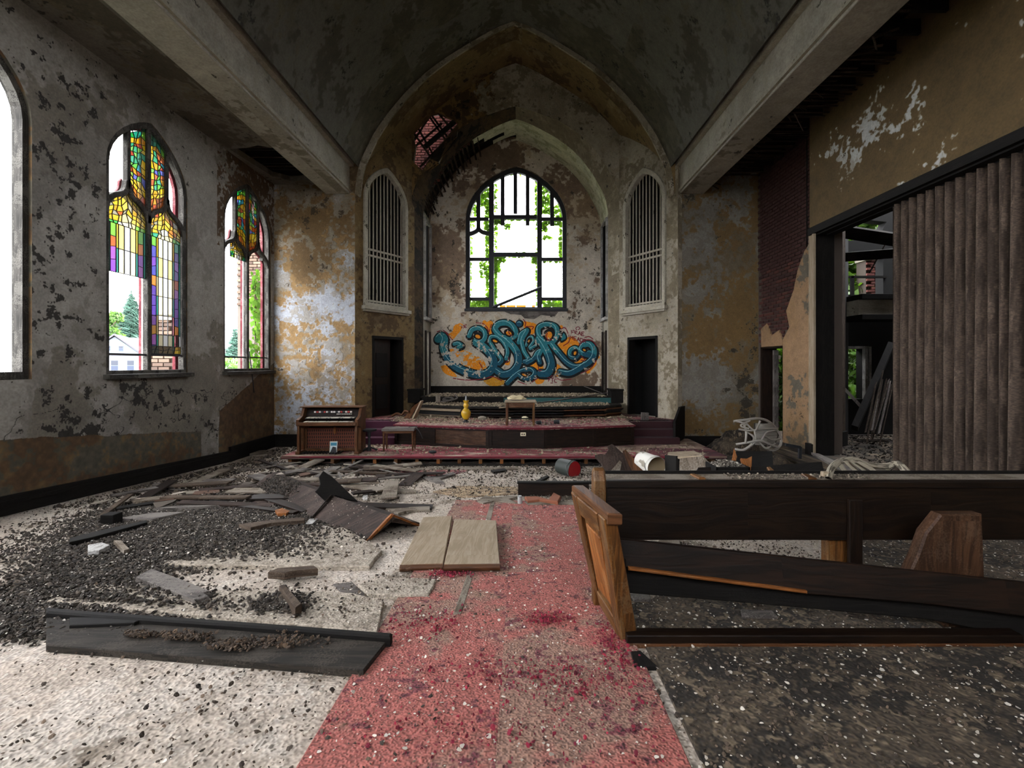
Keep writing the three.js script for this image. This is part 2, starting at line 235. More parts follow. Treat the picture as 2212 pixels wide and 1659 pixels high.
// angled apse walls: x of their own axes runs along the wall
const TA = Math.atan2(1.53, 1.0), AL = Math.hypot(1.0, 1.53), DOORY = .65, DOORT = 2.68, GS = EYE + 1.44, GSP = EYE + 4.12, GA = EYE + 4.99;
const APSE = [{ at: [-4.0, 0, -FD], turn: TA, door: [.28, .82], gr: [.14, .89], m: M.apseOchre }, { at: [2.64, 0, -12.6], turn: -TA, door: [.18, .72], gr: [.11, .86], m: M.apse }];
APSE.forEach((a, i) => {
  const s = poly([[0, -.6], [AL + .1, -.6], [AL + .1, 10], [0, 10]]);
  hole(s, [[a.door[0] * AL, DOORY], [a.door[1] * AL, DOORY], [a.door[1] * AL, DOORT], [a.door[0] * AL, DOORT]]);
  const gc = (a.gr[0] + a.gr[1]) / 2 * AL, gw = (a.gr[1] - a.gr[0]) / 2 * AL; a.gc = gc; a.gw = gw;
  hole(s, archPts(gc, gw, GS, GSP, GA, 8));
  struct(i ? 'wall_apse_right' : 'wall_apse_left', wallGeo(s, .18), a.m, a.at, a.turn);
  struct(i ? 'light_block_right' : 'light_block_left', [bx(1.7, 3.4, .05, AL / 2, 1.5, -.8), bx(1.7, .06, .66, AL / 2, 3.2, -.5), bx(.05, 3.4, .62, AL / 2 - .84, 1.5, -.5), bx(.05, 3.4, .62, AL / 2 + .84, 1.5, -.5)], M.dark, a.at, a.turn);  // added dark box behind each doorway, keeps daylight from the chamber out
});
// chancel arch
const OUT = [[0, 7.02], [.35, 6.93], [.71, 6.80], [1.13, 6.64], [1.53, 6.41], [1.88, 6.14], [2.18, 5.81], [2.50, 5.35], [2.70, 4.94], [2.79, 4.68], [2.83, 4.3]];
const INN = [[0, 6.84], [.5, 6.66], [1.08, 6.35], [1.5, 6.05], [1.83, 5.73], [2.15, 5.30], [2.41, 4.84], [2.52, 4.55], [2.58, 4.2]];
const full = (pr) => [...pr.slice(1).reverse().map(([u, y]) => [AX - u, EYE + y]), ...pr.map(([u, y]) => [AX + u, EYE + y])];  // left spring -> apex -> right spring
const resample = (pts, n) => { const c = new THREE.CatmullRomCurve3(pts.map((p) => P3(p[0], p[1], 0)), false, 'catmullrom', .3), o = []; for (let i = 0; i <= n; i++) { const p = c.getPoint(i / n); o.push([p.x, p.y]); } return o; };
// a strip between two 3-D polylines of equal length, uv in metres
function strip(A, B) {
  const pos = [], uv = [], idx = []; let L = 0;
  A.forEach((a, i) => { if (i) L += a.distanceTo(A[i - 1]); const w = a.distanceTo(B[i]); pos.push(a.x, a.y, a.z, B[i].x, B[i].y, B[i].z); uv.push(L, 0, L, w); if (i) { const k = 2 * i; idx.push(k - 2, k - 1, k, k, k - 1, k + 1); } });
  const g = new THREE.BufferGeometry(); g.setAttribute('position', new THREE.Float32BufferAttribute(pos, 3)); g.setAttribute('uv', new THREE.Float32BufferAttribute(uv, 2)); g.setIndex(idx); g.computeVertexNormals(); return g;
}
const outC = resample(full(OUT), 48), innC = resample(full(INN), 48);
const HOLE = [[-2.96, 5.5], [-2.7, 5.28], [-2.5, 5.6], [-2.28, 5.5], [-2.05, 6.0], [-1.78, 6.2], [-1.72, 6.6], [-2.0, 6.72], [-2.3, 6.86], [-2.62, 6.78], [-2.8, 6.5], [-2.99, 6.3], [-2.9, 5.95]].map(([x, y]) => [x, y + EYE]);
{
  const s = new THREE.Shape(); outC.forEach((p, i) => i ? s.lineTo(p[0], p[1]) : s.moveTo(p[0], p[1]));
  [[2.65, EYE + 4.3], [2.65, 11], [-3.01, 11], [-3.01, EYE + 4.3]].forEach((p) => s.lineTo(...p));
  hole(s, HOLE);
  struct('wall_chancel_arch', wallGeo(s, .12), M.archWall, [0, 0, -12.6]);
  const V = (c, D) => c.map(([x, y]) => P3(x, y, -D));
  const legs = (c, D) => { const a = c[0], b = c[c.length - 1]; return [P3(a[0], .5, -D), ...V(c, D), P3(b[0], .5, -D)]; };
  { const o = legs(outC, 12.6), i = legs(innC, 12.92), h = 25; const t = struct('trim_1', strip(o.slice(h), i.slice(h)), M.apse); part('charred_side', strip(o.slice(0, h + 1), i.slice(0, h + 1)), M.charred, t); }                       // splayed order of the arch
  // soffit: the left part of its plaster has fallen, the laths are bare
  const cut = 19, B = innC.map((p) => [p[0] * .99, p[1] - .12]);
  const sl = [[0, .22, 17], [.22, .4, 19], [.4, .55, 22], [.55, .72, 20], [.72, .9, 24], [.9, 1, 23]], mixP = (i, t) => P3(innC[i][0] + (B[i][0] - innC[i][0]) * t, innC[i][1] + (B[i][1] - innC[i][1]) * t, -(12.92 + (BD - 12.92) * t));
  struct('ceiling_chancel', sl.map(([a, b, k]) => { const id = innC.map((_, i) => i).slice(k); return strip(id.map((i) => mixP(i, a)), id.map((i) => mixP(i, b))); }), M.soffit);
  const lathRoof = struct('ceiling_chancel_laths', strip(V(innC.slice(0, 28), 13.0).map((p) => p.add(P3(-.1, .12, 0))), V(B.slice(0, 28), BD).map((p) => p.add(P3(-.1, .12, 0)))), M.blackWood);
  const r = rng(12);
  for (let i = 2; i < cut; i++) { const a = P3(innC[i][0], innC[i][1], -12.95), b = P3(B[i][0], B[i][1], -BD + (r() < .3 ? .5 : 0)); part('lath', bar(a, b, .05, .012), M.lath, lathRoof); }
  for (const z of [12.98, 13.35, 13.75]) part('rib', strip(V(innC.slice(0, cut + 1), z), V(innC.slice(0, cut + 1), z + .05)), M.lath, lathRoof);
  for (let k = 0; k < 7; k++) { const i = 3 + Math.floor(r() * 14), p = P3(innC[i][0] + .05, innC[i][1] - .02, -13.1 - r() * .6); part('hanging_lath', bar(p, p.clone().add(P3(r() * .15, -.15 - r() * .35, .05)), .035, .012), M.lath, lathRoof); }
}
// chancel side walls with white-framed openings and doorways
for (const sgn of [-1, 1]) {
  const X = AX + sgn * 2.58, d0 = 12.92, s = poly([[d0, .5], [BD, .5], [BD, EYE + 4.3], [d0, EYE + 4.3]]);
  const sh = new THREE.Shape(s.getPoints().map((p) => new THREE.Vector2(sgn < 0 ? p.x : -p.x, p.y)));
  const H = (pts) => hole(sh, pts.map(([x, y]) => [sgn < 0 ? x : -x, y]));
  H([[d0 + .08, EYE + 1.35], [BD - .06, EYE + 1.35], [BD - .06, EYE + 4.1], [d0 + .08, EYE + 4.1]]); H([[d0 + .25, .95], [BD - .2, .95], [BD - .2, EYE + .95], [d0 + .25, EYE + .95]]);
  struct(sgn < 0 ? 'wall_chancel_left' : 'wall_chancel_right', wallGeo(sh, .1), M.trim, [X, 0, 0], sgn < 0 ? Math.PI / 2 : -Math.PI / 2);
  const t = struct('trim_' + (sgn < 0 ? 2 : 3), null);
  t.position.set(X - sgn * .02, 0, 0);
  for (const d of [d0 + .07, BD - .06]) part('casing', bx(.07, 2.8, .06, 0, EYE + 2.72, -d), M.frameWhite, t);
  part('casing', bx(.07, .07, .75, 0, EYE + 4.1, -13.4), M.frameWhite, t); part('ledge', bx(.12, .09, .85, 0, EYE + 1.3, -13.4), M.frameWhite, t);
  for (const d of [d0 + .22, BD - .18]) part('casing', bx(.05, 2.0, .06, 0, 1.93, -d), M.darkWood, t);
}
// nave vault over a profile that is also the front arch
const PRO = [[0, 8.2], [.6, 7.95], [1.2, 7.6], [1.75, 7.25], [2.2, 6.9], [2.65, 6.45], [3.04, 5.98], [3.36, 5.52], [3.57, 5.1], [3.70, 4.8], [3.77, 4.5], [3.82, 4.07]];
const proC = resample(full(PRO), 40);
{
  const ring = (off, y0) => { const o = proC.filter((p) => p[1] > y0), q = o.map((p) => [AX + (p[0] - AX) * (1 + off / 3.5), p[1] + off]); return poly([...o, ...q.reverse()]); };
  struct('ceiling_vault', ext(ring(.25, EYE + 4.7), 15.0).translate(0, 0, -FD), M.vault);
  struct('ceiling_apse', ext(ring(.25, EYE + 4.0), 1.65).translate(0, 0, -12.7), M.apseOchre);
  const q = proC.map((p) => [AX + (p[0] - AX) * .965, p[1] - .09]);
  struct('trim_4', ext(poly([...proC, ...q.reverse()]), .05).translate(0, 0, -FD - .03), M.apse);   // rib round the front arch
}
// aisle beams with cornices
for (const sgn of [-1, 1]) {
  const xi = sgn < 0 ? -4.12 : 3.76, xo = sgn < 0 ? -4.7 : 4.34, c = (xi + xo) / 2, len = 15, yb = EYE + 4.07, g = struct(sgn < 0 ? 'beam_left' : 'beam_right', null);
  const zc = -FD + len / 2, L = (geo) => geo;
  part('beam_box', L(rbx(Math.abs(xo - xi), .9, len, c, yb + .45, zc, .02)), M.beam, g);
  part('beam_edge', bx(.05, .06, len, xi + (sgn < 0 ? .02 : -.02), yb + .07, zc), M.trim, g);
  const k = sgn < 0 ? 1 : -1;
  part('cornice', [bx(.10, .10, len, xi + k * .05, yb + .70, zc), bx(.16, .06, len, xi + k * .08, yb + .80, zc)], M.trim, g);
  part('cornice', [bx(.26, .09, len, xi + k * .13, yb + .93, zc), bx(.32, .05, len, xi + k * .16, yb + 1.0, zc)], M.trim, g);
}
// roofs over everything
struct('roof', bx(13.2, .3, 15.6, -.2, 11.2, -4.0), M.dark);
struct('roof', bx(13.2, .3, .75, -.2, 11.2, -14.05), M.dark);
struct('roof', bx(1.2, .3, 1.9, -6.2, 11.2, -12.75), M.dark); struct('roof', bx(8.2, .3, 1.9, 2.4, 11.2, -12.75), M.dark);
// red brick behind the hole above the chancel arch
{
  const lim = (x) => { for (let i = 1; i < innC.length; i++) if (x <= innC[i][0]) { const t = (x - innC[i - 1][0]) / (innC[i][0] - innC[i - 1][0]); return innC[i - 1][1] + (innC[i][1] - innC[i - 1][1]) * Math.max(0, t) + .17; } return 99; };
  const edge = []; for (let x = -3.4; x <= -.9; x += .1) edge.push([x, lim(Math.max(x, innC[0][0] + .01))]);
  const g = struct('wall_attic', ext(poly([...edge, [-.9, EYE + 7.8], [-3.4, EYE + 7.8]]), .1).translate(0, 0, -13.36), M.mortar), f = new THREE.Group(); f.name = 'brick_face'; f.position.set(0, 0, -13.25); g.add(f);
  bricks(f, -3.2, -1.5, EYE + 5.15, EYE + 7.1, (x, y) => y > lim(x), brickPink, 40);
  const t = struct('trim_5', null); t.position.set(0, 0, -12.68);
  const L = (a, b, w = .05, t_ = .02) => bar(P3(a[0], a[1] + EYE, 0), P3(b[0], b[1] + EYE, 0), w, t_);
  for (const [a, b] of [[[-2.98, 6.35], [-2.42, 5.55]], [[-2.62, 6.9], [-2.0, 6.0]], [[-2.35, 6.95], [-1.75, 6.2]], [[-2.95, 5.95], [-2.2, 6.6]], [[-2.5, 6.85], [-1.85, 5.95]], [[-2.9, 6.55], [-2.3, 5.5]], [[-2.8, 5.4], [-1.75, 6.5]], [[-2.98, 6.1], [-2.5, 6.85]]]) part('lath', L(a, b, .055), M.lath, t);
  part('rafter', L([-2.55, 5.4], [-1.65, 6.35], .09, .08), M.plank, t); part('rafter', L([-2.66, 5.95], [-1.85, 6.65], .11, .08), M.plank, t);
}
// left aisle ceiling with the fallen bay, joists bare
const CEIL = EYE + 4.3;
{
  const jag = [[-5.85, -9.25], [-5.5, -9.2], [-5.2, -9.1], [-4.9, -9.22], [-4.7, -9.2], [-4.7, -10.92], [-5.1, -10.8], [-5.4, -10.9], [-5.72, -10.6]];
  const s = poly([[-6, 4], [-4.6, 4], [-4.6, -11.1], [-6, -11.1]]); hole(s, jag);
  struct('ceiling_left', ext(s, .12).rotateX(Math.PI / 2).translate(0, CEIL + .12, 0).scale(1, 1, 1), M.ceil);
  const j = struct('ceiling_left_joists', bx(1.6, .05, 15, -5.3, CEIL + .55, -3.7), M.plank);
  for (let k = 0; k < 6; k++) part('joist', bx(1.5, .2, .05, -5.3, CEIL + .25, -9.3 - k * .32), M.plank, j);
  for (let k = 0; k < 3; k++) part('lath', bx(1.3, .012, .04, -5.3, CEIL + .13, -9.45 - k * .45), M.lath, j);
}
// right aisle: the ceiling is gone, joists, laths and roof boards show
{
  const j = struct('ceiling_right', bx(1.9, .05, 16, 5.0, CEIL + .62, -3.2), M.plank), r = rng(5);
  for (let k = 0; k < 26; k++) part('joist', bx(1.5, .2, .05, 4.98, CEIL + .28, -10.8 + k * .41), M.plank, j);
  for (let k = 0; k < 40; k++) { const w = .4 + r() * .9; part('lath', bx(w, .012, .035, 4.4 + w / 2 + r() * (1.2 - w), CEIL + .15 - r() * .03, -10.9 + k * .11 + r() * .05).rotateX(0), M.lath, j); }
  for (let k = 0; k < 46; k++) { const z = -10.9 + r() * 9, a = P3(4.36 + r() * .1, EYE + 4.05 + r() * .5, z), b = a.clone().add(P3(.1 + r() * .3, (r() - .6) * .25, (r() - .5) * .5)); part('broken_lath', bar(a, b, .03, .01), M.lath, j); }
  for (let k = 0; k < 5; k++) part('plaster_fragment', bx(.12 + r() * .25, .03, .3 + r() * .4, 4.42 + r() * .15, CEIL + .1, -10.6 + k * .7), M.beam, j);
}
// right wall with the wide curtained opening (x of its own axes is -D), the brick recess beyond it
{
  const s = poly([[-8.7, -1], [4, -1], [4, 9], [-8.7, 9]]);
  hole(s, [[-8.52, .25], [-3.6, .25], [-3.6, EYE + 2.46], [-8.52, EYE + 2.46]]);
  struct('wall_right', wallGeo(s, .26), M.curtainWall, [RX, 0, 0], -Math.PI / 2);
  const rec = poly([[-11.1, -1], [-8.6, -1], [-8.6, 9], [-11.1, 9]]); hole(rec, [[-10.86, -.2], [-9.98, -.2], [-9.98, EYE + .39], [-10.86, EYE + .39]]);
  const w = struct('wall_recess', wallGeo(rec, .3), M.mortar, [RECX, 0, 0], -Math.PI / 2);
  // plaster that still clings to the brick: near the opening and low down
  const pl = poly([[-8.62, -.4], [-9.94, -.4], [-9.94, 2.36], [-9.95, 2.5], [-9.7, 2.75], [-9.82, 3.1], [-9.55, 3.5], [-9.4, 3.9], [-9.2, 4.2], [-9.0, 4.35], [-8.9, 4.7], [-8.62, 4.85]]);
  part('plaster_sheet', ext(pl, .05, .008), M.pierPlaster, w);
  part('plaster_sheet', ext(poly([[-10.85, 2.37], [-9.96, 2.37], [-9.96, 2.5], [-10.1, 2.72], [-10.4, 2.62], [-10.62, 2.9], [-10.86, 2.8]]), .045, .008), M.pierPlaster, w);
  const bf = new THREE.Group(); bf.name = 'brick_face'; w.add(bf); bf.position.z = .0;
  bricks(bf, -11.0, -8.75, 2.4, 4.15, (x, y) => !(x > -9.95 + (y - 2.4) * .42) , brickMats, 41);
  const g2 = [], r = rng(9); for (let y = 4.16; y < 6.8; y += .075) for (let x = -11 + ((y / .075) % 2) * .1; x < -8.75; x += .215) g2.push(brickGeo[0].clone().translate(x, y, (r() - .5) * .01));
  const bm = part('brick_mass', g2, brickMats[1], w); bm.userData.kind = 'stuff';
  // door frame of the small doorway
  const t = struct('door_3', null, null, [RECX, 0, 0], -Math.PI / 2);
  for (const x of [-10.88, -9.96]) part('jamb', bx(.08, 2.6, .34, x, 1.06, -.14), M.darkWood, t);
  part('lintel', bx(1.0, .09, .34, -10.42, EYE + .41, -.14), M.darkWood, t);
  part('broken_stud', bx(.07, 2.3, .1, -10.78, 1.15, -.25), M.greyWood, t);
  // casing of the wide opening
  const c = struct('trim_6', null, null, [RX, 0, 0], -Math.PI / 2);
  part('casing', [bx(.14, EYE + 2.3, .06, -8.56, (EYE + 2.5) / 2 + .1, .03), bx(.05, EYE + 2.3, .04, -8.46, (EYE + 2.5) / 2 + .1, .07)], M.paleWood, c);
  part('jamb', bx(.06, EYE + 2.3, .34, -8.5, (EYE + 2.5) / 2 + .1, -.14), M.blackWood, c);
  part('header', [bx(5.2, .13, .1, -6.0, EYE + 2.45, .05), bx(5.1, .08, .34, -6.0, EYE + 2.4, -.14)], M.blackWood, c);
  part('plinth', rbx(.2, .26, .12, -8.55, .38, .06), M.blackWood, c);
}
// side room beyond the opening
{
  const wf = (pts, d, m, n, x, D, turn = 0) => struct(n, wallGeo(poly(pts), d), m, [x, 0, -D], turn);
  struct('floor_side_room', bx(8, .3, 13.6, 9.2, .15, -4.8), M.darkFloor);
  const L = Math.hypot(2.0, 2.0);
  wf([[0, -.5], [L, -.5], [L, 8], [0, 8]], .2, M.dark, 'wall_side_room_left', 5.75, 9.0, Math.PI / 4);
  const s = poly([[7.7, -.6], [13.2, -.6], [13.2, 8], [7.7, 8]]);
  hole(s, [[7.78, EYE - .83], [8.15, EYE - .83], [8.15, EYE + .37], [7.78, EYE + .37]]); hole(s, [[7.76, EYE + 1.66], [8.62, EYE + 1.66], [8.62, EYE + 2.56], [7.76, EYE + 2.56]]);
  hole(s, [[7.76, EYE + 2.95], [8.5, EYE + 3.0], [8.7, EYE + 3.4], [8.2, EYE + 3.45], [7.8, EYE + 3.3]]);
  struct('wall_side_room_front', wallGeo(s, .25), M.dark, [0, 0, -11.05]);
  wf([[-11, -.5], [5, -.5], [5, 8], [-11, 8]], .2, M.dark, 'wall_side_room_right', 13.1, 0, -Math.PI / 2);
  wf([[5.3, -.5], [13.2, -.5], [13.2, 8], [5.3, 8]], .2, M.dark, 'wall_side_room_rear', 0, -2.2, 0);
  struct('roof_side_room', bx(8.2, .2, 11.2, 9.4, 7.4, -3.3), M.plank);
  const t = struct('window_4', null, null, [0, 0, -11.05]);
  part('frame', [bx(.06, 1.3, .1, 8.17, EYE - .23, .02), bx(.05, 1.3, .1, 8.24, EYE - .23, .05), bx(.5, .06, .1, 7.97, EYE + .4, .02)], M.frameWhite, t);
  part('transom', bx(.95, .05, .06, 8.2, EYE + 2.08, .02), M.blackWood, t); part('mullion', bx(.07, .5, .06, 7.86, EYE + 1.85, .02), M.blackWood, t);
  const b = struct('beam_side_room', bx(1.6, .34, .5, 8.4, EYE + 1.29, -10.7), M.trim);
  part('ledge', rbx(1.6, .12, .62, 8.4, EYE + 1.52, -10.66), M.blackWood, b); part('ledge', rbx(1.6, .12, .62, 8.4, EYE + 1.06, -10.66), M.blackWood, b);
}
// pilaster of the side room seen just inside the opening
{ const p = struct('column', rbx(.2, 5, .2, 0, 2.8, 0, .02), M.dullWood, [6.52, 0, -9.55], Math.PI / 5); part('plinth', rbx(.26, .3, .26, 0, .45, 0), M.blackWood, p); }
// nave floor: slopes down to the stage front, then level
{
  const prof = [[4, slope(-4)], [-9.2, 0], [-14.2, 0], [-14.2, -.4], [4, -.4]];
  struct('floor', ext(poly(prof.map(([z, y]) => [-z, y])), 11.6).rotateY(Math.PI / 2).translate(-5.95, 0, 0), M.floor);
}
// rear of the hall, behind the camera; its windows are added for frontal fill light
{
  const s = poly([[-6.4, -1], [5.9, -1], [5.9, 11], [-6.4, 11]]);
  for (const c of [-1.7, 1.4]) hole(s, archPts(c, .95, 3.9, 6.2, 7.4));
  struct('wall_rear', wallGeo(s, .3), M.vault, [0, 0, 4], Math.PI);
}
struct('wall_outer_right', bx(.25, 12, 3.4, 5.78, 5, -12.6), M.mortar);
// baseboards
{
  const b = struct('baseboard_left', null);
  const pts = (D0, D1) => [P3(LX + .02, slope(D0), -D0), P3(LX + .02, slope(D1), -D1)];
  const seg = (D0, D1, h, t) => { const [a, c] = pts(D0, D1); a.y += h / 2; c.y += h / 2; return bar(a, c, t, h); };
  part('board', seg(-3.9, 9.35, .22, .05), M.blackWood, b); part('board', seg(-3.9, 9.35, .05, .08).translate(0, .12, 0), M.blackWood, b);
  part('board', seg(9.35, 11.05, .3, .06), M.blackWood, b);
  const f = struct('baseboard_front', null);
  part('board', bx(1.95, .3, .05, -4.97, .15, -FD + .03), M.blackWood, f); part('board', bx(2.0, .26, .05, 4.65, .13, -FD + .03), M.blackWood, f);
  part('board', bx(.09, .04, .05, -4.97, .3, -FD + .03).scale(1, 1, 1), M.blackWood, f);
}
// ---------------------------------------------------------------- chancel rear wall with the graffiti
{
  const PX = 195, W = 1024, H = 1560, X0 = AX - W / PX / 2, Y1 = EYE + 6.95;
  const cv = document.createElement('canvas'); cv.width = W; cv.height = H; const g = cv.getContext('2d');
  // graffiti laid out in its own frame: 2212 x 964 units across 5.42 by 2.36 m
  const k = (390 / 2212) * 0.0139 * PX, gx = ((920 - VPX) * .0139 - X0) * PX, gy = (Y1 - (EYE - (680 - VPY) * .0139)) * PX;
  g.setTransform(k, 0, 0, k, gx, gy); g.lineCap = g.lineJoin = 'round';
  const line = (pts, w, c, close) => { const cu = new THREE.CatmullRomCurve3(pts.map(([x, y]) => P3(x, y, 0)), !!close, 'centripetal'), n = pts.length * 10; g.beginPath(); for (let i = 0; i <= n; i++) { const p = cu.getPoint(i / n); i ? g.lineTo(p.x, p.y) : g.moveTo(p.x, p.y); } g.lineWidth = w; g.strokeStyle = c; g.stroke(); };
  const blob = (pts, c) => { const cu = new THREE.CatmullRomCurve3(pts.map(([x, y]) => P3(x, y, 0)), true, 'centripetal'); g.beginPath(); for (let i = 0; i < 60; i++) { const p = cu.getPoint(i / 60); i ? g.lineTo(p.x, p.y) : g.moveTo(p.x, p.y); } g.closePath(); g.fillStyle = c; g.fill(); };
  const dot = (x, y, r, c) => { g.beginPath(); g.arc(x, y, r, 0, 7); g.fillStyle = c; g.fill(); };
  const OR = '#e08a14', RD = '#7c1826', BK = '#07090c', TL = '#23757e', TD = '#0e4f63', HI = '#8fc6cc';
  blob([[270, 250], [330, 200], [350, 130], [420, 120], [440, 170], [390, 240], [330, 300]], OR);
  blob([[280, 430], [420, 560], [480, 680], [640, 740], [740, 690], [720, 580], [600, 490], [430, 430]], OR);
  blob([[690, 110], [780, 90], [830, 120], [800, 240], [770, 250], [720, 180]], OR); blob([[180, 640], [240, 620], [340, 700], [380, 760], [250, 730]], OR);
  blob([[980, 500], [1030, 520], [1020, 620], [960, 600]], OR); blob([[1190, 90], [1340, 110], [1370, 150], [1310, 240], [1230, 200]], OR);
  blob([[1180, 620], [1350, 560], [1430, 590], [1430, 700], [1360, 720], [1250, 640]], OR); blob([[1590, 380], [1700, 300], [1800, 270], [1880, 370], [1780, 420], [1730, 540], [1640, 470]], OR);
  blob([[1780, 560], [1850, 470], [1960, 500], [1960, 600], [1850, 620]], OR); blob([[700, 790], [840, 760], [980, 830], [900, 870], [780, 870]], '#c98f22'); blob([[1560, 600], [1640, 620], [1690, 700], [1630, 760], [1580, 730]], OR);
  blob([[1330, 770], [1420, 780], [1440, 830], [1360, 850]], OR); blob([[1990, 620], [2090, 560], [2090, 610], [2010, 690]], OR);
  for (const [x, y, r] of [[720, 95, 26], [790, 120, 46], [1660, 150, 22], [2115, 520, 18], [1990, 700, 24], [1430, 800, 26], [1075, 100, 22], [420, 145, 40]]) dot(x, y, r, OR);
  const L = [
    [[[150, 300], [190, 262], [225, 300], [215, 400], [260, 520], [360, 630], [500, 700], [660, 735], [780, 700], [835, 600], [790, 480], [700, 390], [620, 340]], 82],
    [[[530, 260], [570, 185], [650, 165], [715, 205], [725, 280], [680, 330], [610, 310]], 48],
    [[[400, 400], [440, 380], [400, 350], [350, 360]], 40],
    [[[780, 330], [800, 275], [870, 275], [960, 350], [1000, 450], [985, 540]], 40], [[[800, 360], [870, 470], [930, 560], [900, 600]], 42],
    [[[1010, 320], [900, 250], [850, 170], [900, 110], [1010, 105], [1085, 170], [1095, 250], [1030, 290]], 62],
    [[[960, 290], [1060, 380], [1125, 480], [1130, 600], [1060, 700], [950, 730], [880, 690]], 76],
    [[[1140, 340], [1170, 240], [1240, 190]], 46], [[[1240, 200], [1180, 320], [1200, 440], [1260, 560], [1210, 575]], 44], [[[1230, 380], [1260, 290], [1300, 270], [1320, 320], [1270, 400]], 26], [[[1280, 420], [1350, 375]], 26],
    [[[1240, 590], [1320, 540], [1370, 460], [1415, 440], [1380, 520], [1400, 590]], 40],
    [[[1470, 340], [1390, 260], [1385, 160], [1480, 115], [1590, 150], [1610, 250], [1550, 335], [1470, 330]], 52], [[[1390, 300], [1450, 390], [1510, 510], [1535, 620], [1490, 715], [1410, 720]], 82],
    [[[1550, 370], [1640, 480], [1740, 590], [1840, 640], [1960, 610], [2050, 520], [2060, 430], [2010, 365], [1940, 370], [1900, 440], [1950, 480], [2000, 470]], 60],
    [[[1890, 440], [1830, 405], [1770, 440], [1770, 510], [1830, 530], [1880, 480]], 40], [[[1650, 700], [1760, 715], [1880, 660], [1960, 600]], 60],
    [[[1000, 840], [1080, 760], [1180, 690], [1290, 670], [1335, 715], [1290, 775], [1200, 775], [1140, 735]], 46],
  ];
  for (const [p, w] of L) line(p.map(([x, y]) => [x + 5, y + 9]), w * 1.14 + 38, BK);
  for (const [p, w] of L) { line(p, w * 1.14 + 24, BK); }
  for (const [p, w] of L) { line(p, w * 1.14, TL); const low = p.filter(([, y]) => y > 470); if (low.length > 1) line(low, w * 1.14, TD); }
  for (const [p, w] of L) line(p.map(([x, y]) => [x - w * .3, y - w * .34]), 7, HI);
  dot(1150, 112, 50, BK); dot(1145, 110, 38, '#164f68'); line([[1125, 95], [1145, 88], [1165, 100]], 8, HI);
  blob([[1690, 205], [1735, 290], [1660, 345], [1640, 300]], BK); blob([[1690, 225], [1715, 285], [1660, 320]], TL);
  for (const [x, y, rx, ry] of [[640, 265, 46, 30], [1020, 225, 50, 34], [1510, 250, 56, 66], [1830, 468, 24, 34], [1945, 430, 26, 16], [1210, 735, 40, 18], [1265, 320, 14, 26], [850, 320, 40, 20]]) { g.save(); g.translate(x, y); g.rotate(.4); g.beginPath(); g.ellipse(0, 0, rx + 14, ry + 14, 0, 0, 7); g.fillStyle = BK; g.fill(); g.beginPath(); g.ellipse(0, 4, rx * .72, ry * .72, 0, 0, 7); g.fillStyle = OR; g.fill(); g.restore(); }
  for (const p of [[[140, 210], [200, 190], [280, 240]], [[250, 230], [300, 280], [330, 310]], [[620, 100], [700, 110], [760, 170], [770, 215], [805, 120]], [[1195, 60], [1225, 100], [1220, 140], [1320, 150], [1300, 180]], [[1640, 190], [1700, 160], [1750, 250], [1755, 330], [1690, 380]], [[1880, 370], [1950, 310], [2040, 320], [2090, 380]], [[1950, 280], [2000, 270], [2050, 300]], [[640, 690], [690, 660], [660, 590]], [[340, 780], [480, 800], [700, 790], [820, 760], [930, 810]], [[1130, 820], [1250, 850], [1370, 780]], [[1590, 760], [1650, 800], [1780, 790]], [[1900, 720], [2020, 660], [2090, 560]], [[1900, 560], [1950, 560], [1910, 510]], [[1490, 220], [1480, 280], [1510, 320], [1540, 300]], [[1010, 200], [1030, 240], [1060, 260]], [[1380, 640], [1390, 690], [1420, 680]], [[980, 590], [1010, 560], [1015, 530]]]) line(p, 11, RD);
  // tags beside the piece
  const pen = (strokes, x, y, s, w = 9) => { for (const st of strokes) { g.beginPath(); st.forEach(([a, b], i) => i ? g.lineTo(x + a * s, y + b * s) : g.moveTo(x + a * s, y + b * s)); g.lineWidth = w; g.strokeStyle = '#6d1428'; g.stroke(); } };
  const GL = { F: [[[0, 10], [0, 0], [7, 0]], [[0, 5], [5, 5]]], R: [[[0, 10], [0, 0], [6, 1], [6, 4], [0, 5], [7, 10]]], A: [[[0, 10], [4, 0], [7, 10]], [[1, 6], [6, 6]]], E: [[[7, 0], [0, 0], [0, 10], [7, 10]], [[0, 5], [5, 5]]], H: [[[0, 0], [0, 10]], [[6, 0], [6, 10]], [[0, 5], [6, 5]]], D: [[[0, 0], [0, 10], [5, 9], [7, 5], [5, 1], [0, 0]]], 7: [[[0, 0], [7, 0], [3, 10]], [[1, 5], [6, 5]]], T: [[[0, 0], [8, 0]], [[4, 0], [4, 10]]], C: [[[7, 1], [3, 0], [0, 4], [1, 9], [6, 10]]], N: [[[0, 10], [0, 0], [6, 10], [6, 0]]] };
  const word = (t, x, y, s, dy = 0) => [...t].forEach((c, i) => pen(GL[c], x + i * s * 9.4, y + i * dy, s));
  word('FRAE', 1785, 195, 4.4, 6); word('HEADR', 1775, 260, 4.2, 10); word('7TC', 1490, 770, 4.6, 8); word('NE', 440, 130, 3.6, -6);
  line([[1850, 190], [1840, 165], [1870, 150], [1890, 170], [1865, 185]], 8, '#6d1428'); pen([[[0, 0], [4, -3], [8, 0]]], 1530, 758, 4); pen([[[0, 0], [6, 0]]], 1530, 838, 4);
  g.setTransform(1, 0, 0, 1, 0, 0);
  const ink = g.getImageData(0, 0, W, H).data;
